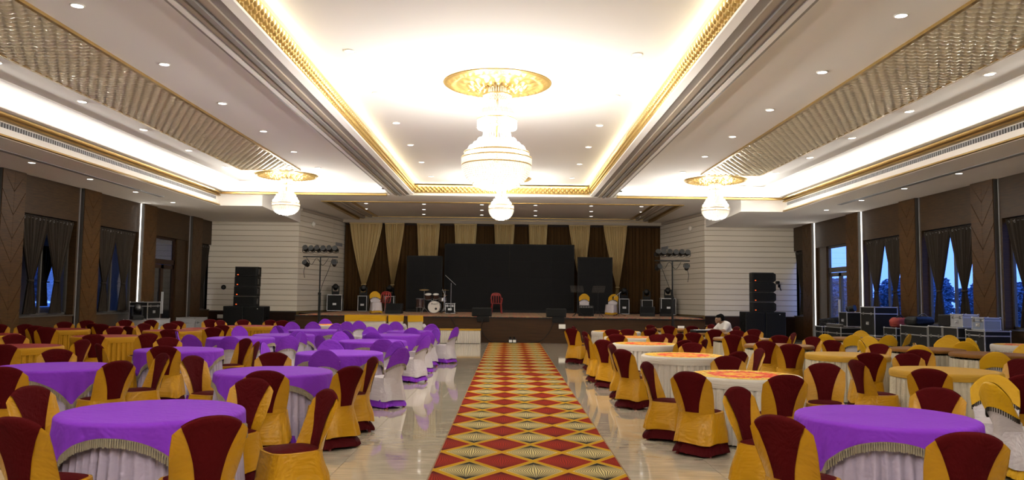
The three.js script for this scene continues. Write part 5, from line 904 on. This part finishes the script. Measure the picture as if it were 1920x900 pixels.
function chandelier(label, x, yc, d, drop0, tiers, cd) {
  const t = thing('chandelier', label, 'chandelier', [x, yc, -d], 0), y0 = -drop0;            // y0: lowest point below the ceiling
  part('stem', cyl(0.02, 0.02, drop0 - 0.3, 0, -(drop0 - 0.3) / 2, 0, 10), M.goldTrim, t);
  for (const [kind, r0, h0, r1, h1] of tiers) {
    const L = [], n = Math.max(10, Math.round(r0 * 2 * Math.PI / 0.045));
    if (kind === 'rods') { for (let i = 0; i < n; i++) { const a = i / n * 6.283; L.push([Math.cos(a) * r0, y0 + (h0 + h1) / 2, Math.sin(a) * r0, 0.014, (h1 - h0) / 2 + 0.01]); } }
    if (kind === 'petals') { const m = Math.round(n * 0.8); for (let i = 0; i < m; i++) { const a = i / m * 6.283; for (const [q, hh] of [[1, 0.05], [0.86, 0.02], [0.72, 0.0]]) L.push([Math.cos(a) * r0 * q, y0 + h0 + hh - 0.02, Math.sin(a) * r0 * q, 0.032, 0.055]); } }
    if (kind === 'band') { for (let k = 0; k < 4; k++) for (let i = 0; i < n; i++) { const a = (i + k * 0.5) / n * 6.283; L.push([Math.cos(a) * r0, y0 + h0 + (h1 - h0) * (k + 0.5) / 4, Math.sin(a) * r0, 0.021, (h1 - h0) / 6]); } }
    if (kind === 'bowl') { const rows = Math.round(h0 / 0.04) + 2; for (let k = 0; k <= rows; k++) { const q = k / rows, r = r0 * Math.sin(Math.acos(Math.min(1, q * 0.98))) ** 0.9, m = Math.max(4, Math.round(r * 6.283 / 0.05)); for (let i = 0; i < m; i++) { const a = (i + k * 0.5) / m * 6.283; L.push([Math.cos(a) * r, y0 + h0 * (1 - q), Math.sin(a) * r, 0.024, 0.032]); } } }
    const names = { rods: 'crystal_rods', petals: 'petal_tier', band: 'crystal_band', bowl: 'crystal_bowl' };
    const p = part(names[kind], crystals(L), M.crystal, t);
    if (kind === 'band' || kind === 'bowl') part('gilt_ring', new THREE.TorusGeometry(r0 + 0.012, 0.012, 6, 48).rotateX(Math.PI / 2).translate(0, y0 + (kind === 'band' ? h1 : h0), 0), M.goldTrim, p);
  }
  const low = new THREE.PointLight(WHITE, cd * 0.2); low.position.set(x, yc + y0 - 0.3, -d); low.shadow.radius = 5; low.castShadow = true; low.name = numbered('chandelier_light'); scene.add(low);
  const rT = Math.max(...tiers.map((q) => q[1]));
  for (let i = 0; i < 3; i++) { const a = i * 2.094 + 0.5, up = new THREE.PointLight(WHITE, cd * 0.27); up.position.set(x + Math.cos(a) * rT * 0.86, yc + y0 + drop0 * 0.40, -d + Math.sin(a) * rT * 0.86); up.shadow.radius = 5; up.castShadow = true; up.name = numbered('chandelier_light'); scene.add(up); }
  return t;
}
const medallion = (label, x, yc, d) => { const m = thing('ceiling_medallion', label, 'medallion', [x, yc - 0.002, -d], 0, 'gilded ceiling medallions'); part('relief', med, M.medallion, m); part('rim', new THREE.TorusGeometry(0.97, 0.022, 8, 72).rotateX(Math.PI / 2), M.goldTrim, m); };
const BIG = [['rods', 0.16, 1.70, 0, 1.90], ['band', 0.25, 1.58, 0, 1.72], ['rods', 0.145, 1.40, 0, 1.60], ['petals', 0.26, 1.40], ['petals', 0.30, 1.33], ['band', 0.345, 1.10, 0, 1.27], ['bowl', 0.32, 0.001], ['rods', 0.245, 0.84, 0, 1.08], ['petals', 0.34, 0.84], ['petals', 0.42, 0.76], ['petals', 0.50, 0.69], ['band', 0.575, 0.55, 0, 0.66], ['band', 0.625, 0.43, 0, 0.56], ['bowl', 0.615, 0.43]].filter((t) => !(t[0] === 'bowl' && t[2] < 0.01));
const SMALLC = [['rods', 0.10, 0.98, 0, 1.16], ['petals', 0.16, 1.05], ['band', 0.19, 0.84, 0, 0.93], ['rods', 0.125, 0.66, 0, 0.88], ['petals', 0.21, 0.66], ['petals', 0.28, 0.56], ['petals', 0.33, 0.47], ['petals', 0.385, 0.38], ['band', 0.42, 0.26, 0, 0.34], ['bowl', 0.41, 0.26]];
const FARC = [['petals', 0.20, 1.26], ['band', 0.22, 1.12, 0, 1.24], ['rods', 0.14, 0.72, 0, 1.16], ['petals', 0.17, 0.70], ['petals', 0.24, 0.60], ['petals', 0.31, 0.50], ['band', 0.40, 0.34, 0, 0.46], ['bowl', 0.40, 0.34]];
chandelier('big tiered crystal chandelier in the middle of the hall', -0.26, Y_CENTRE, 14.4, 1.95, BIG, BIG_CD); medallion('gilded medallion above the big chandelier', -0.26, Y_CENTRE, 14.4);
chandelier('crystal chandelier hanging before the stage, beyond the big one', -0.30, Y_CENTRE, 26.2, 1.36, FARC, SMALL_CD); medallion('gilded medallion mostly hidden behind the big chandelier', -0.30, Y_CENTRE, 26.2);
chandelier('small crystal chandelier on the left side ceiling', -7.05, Y_FIELD, 25.0, 1.24, SMALLC, SMALL_CD); medallion('gilded medallion on the left side ceiling', -7.05, Y_FIELD, 25.0);
chandelier('small crystal chandelier on the right side ceiling', 6.45, Y_FIELD, 25.0, 1.24, SMALLC, SMALL_CD); medallion('gilded medallion on the right side ceiling', 6.45, Y_FIELD, 25.0);
chandelier('second big chandelier of the hall, outside the picture above', -0.26, Y_CENTRE, 1.6, 1.95, BIG, BIG_CD);
for (const s of [-1, 1]) chandelier(`small side chandelier of the hall, outside the picture on the ${s < 0 ? 'left' : 'right'}`, AX + s * 6.75, Y_FIELD, 2.2, 1.24, SMALLC, SMALL_CD);
{
  const ring = new THREE.TorusGeometry(0.082, 0.012, 8, 28).rotateX(Math.PI / 2), lens = cyl(0.074, 0.074, 0.012, 0, -0.004, 0, 24);
  const ord = ['first', 'second', 'third', 'fourth', 'fifth', 'sixth', 'seventh', 'eighth', 'ninth', 'tenth', 'eleventh', 'twelfth'];
  const proto = new THREE.Group(); proto.name = 'downlight'; proto.userData.category = 'downlight';
  for (const [n, g, m] of [['ring', ring, M.socket], ['lamp_lens', lens, M.lamp]]) { const q = new THREE.Mesh(g, m); q.name = n; proto.add(q); }
  const rows = [];
  const Z = [26.2, 23.45, 20.8, 18.2, 15.55, 12.9, 10.25, 7.6, 4.95];
  for (const s of [-1, 1]) { const w = s < 0 ? 'left' : 'right'; rows.push([AX + s * 8.15, Y_FIELD, Z, `outer row of the ${w} side ceiling`], [AX + s * 5.4, Y_FIELD, Z, `inner row of the ${w} side ceiling`], [AX + s * 2.3, Y_CENTRE, Z.map((d) => d - 0.35), `${w} row of the centre ceiling`], [AX + s * 11.05 - 0.05, Y_SOFFIT, [26.9, 24.2, 21.55, 18.9, 16.2, 13.5], `row under the ${w} side soffit`]); }
  for (const [i, d] of [33.2, 35.3, 37.4].entries()) rows.push([0, Y_STAGE + 0.14, [-6.6, -3.95, -1.3, 1.15, 3.7, 6.0].map((x) => x), `${['front', 'middle', 'back'][i]} row over the stage`, d]);
  for (const [x, y, list, where, dd] of rows) list.forEach((q, i) => {
    const px = dd ? q * (dd / 35.3) * 0.97 : x, d = dd ?? q;
    copyOf(proto, [px, y - 0.004, -d], 0, dd ? `round downlight, ${ord[i]} from the left in the ${where}` : `round downlight, ${ord[i]} from the stage in the ${where}`, 'recessed round downlights');
    const l = new THREE.SpotLight(WHITE, SPOT_CD * (y === Y_SOFFIT ? 0.55 : dd ? 0.45 : 1), 0, 1.0, 0.7); l.position.set(px, y - 0.03, -d); l.target.position.set(px, 0, -d); l.castShadow = true; l.shadow.radius = 3.5; l.name = numbered('downlight_beam'); scene.add(l, l.target);
  });
}
{ const t = thing('ceiling_speaker', 'small pale spotlight on the angled wall above the left stand', 'fixture', [-8.72, 4.78, -35.4], 0); part('housing', new THREE.SphereGeometry(0.12, 16, 10).scale(0.7, 1, 1), M.socket, t); part('mount', cyl(0.06, 0.06, 0.03).rotateZ(Math.PI / 2).translate(-0.08, 0, 0), M.alu, t); }
{ const t = thing('ceiling_speaker', 'small pale spotlight on the angled wall above the right stand', 'fixture', [8.0, 4.78, -35.4], 0); part('housing', new THREE.SphereGeometry(0.12, 16, 10).scale(0.7, 1, 1), M.socket, t); part('mount', cyl(0.06, 0.06, 0.03).rotateZ(Math.PI / 2).translate(0.08, 0, 0), M.alu, t); }
renderer.render(scene, camera);
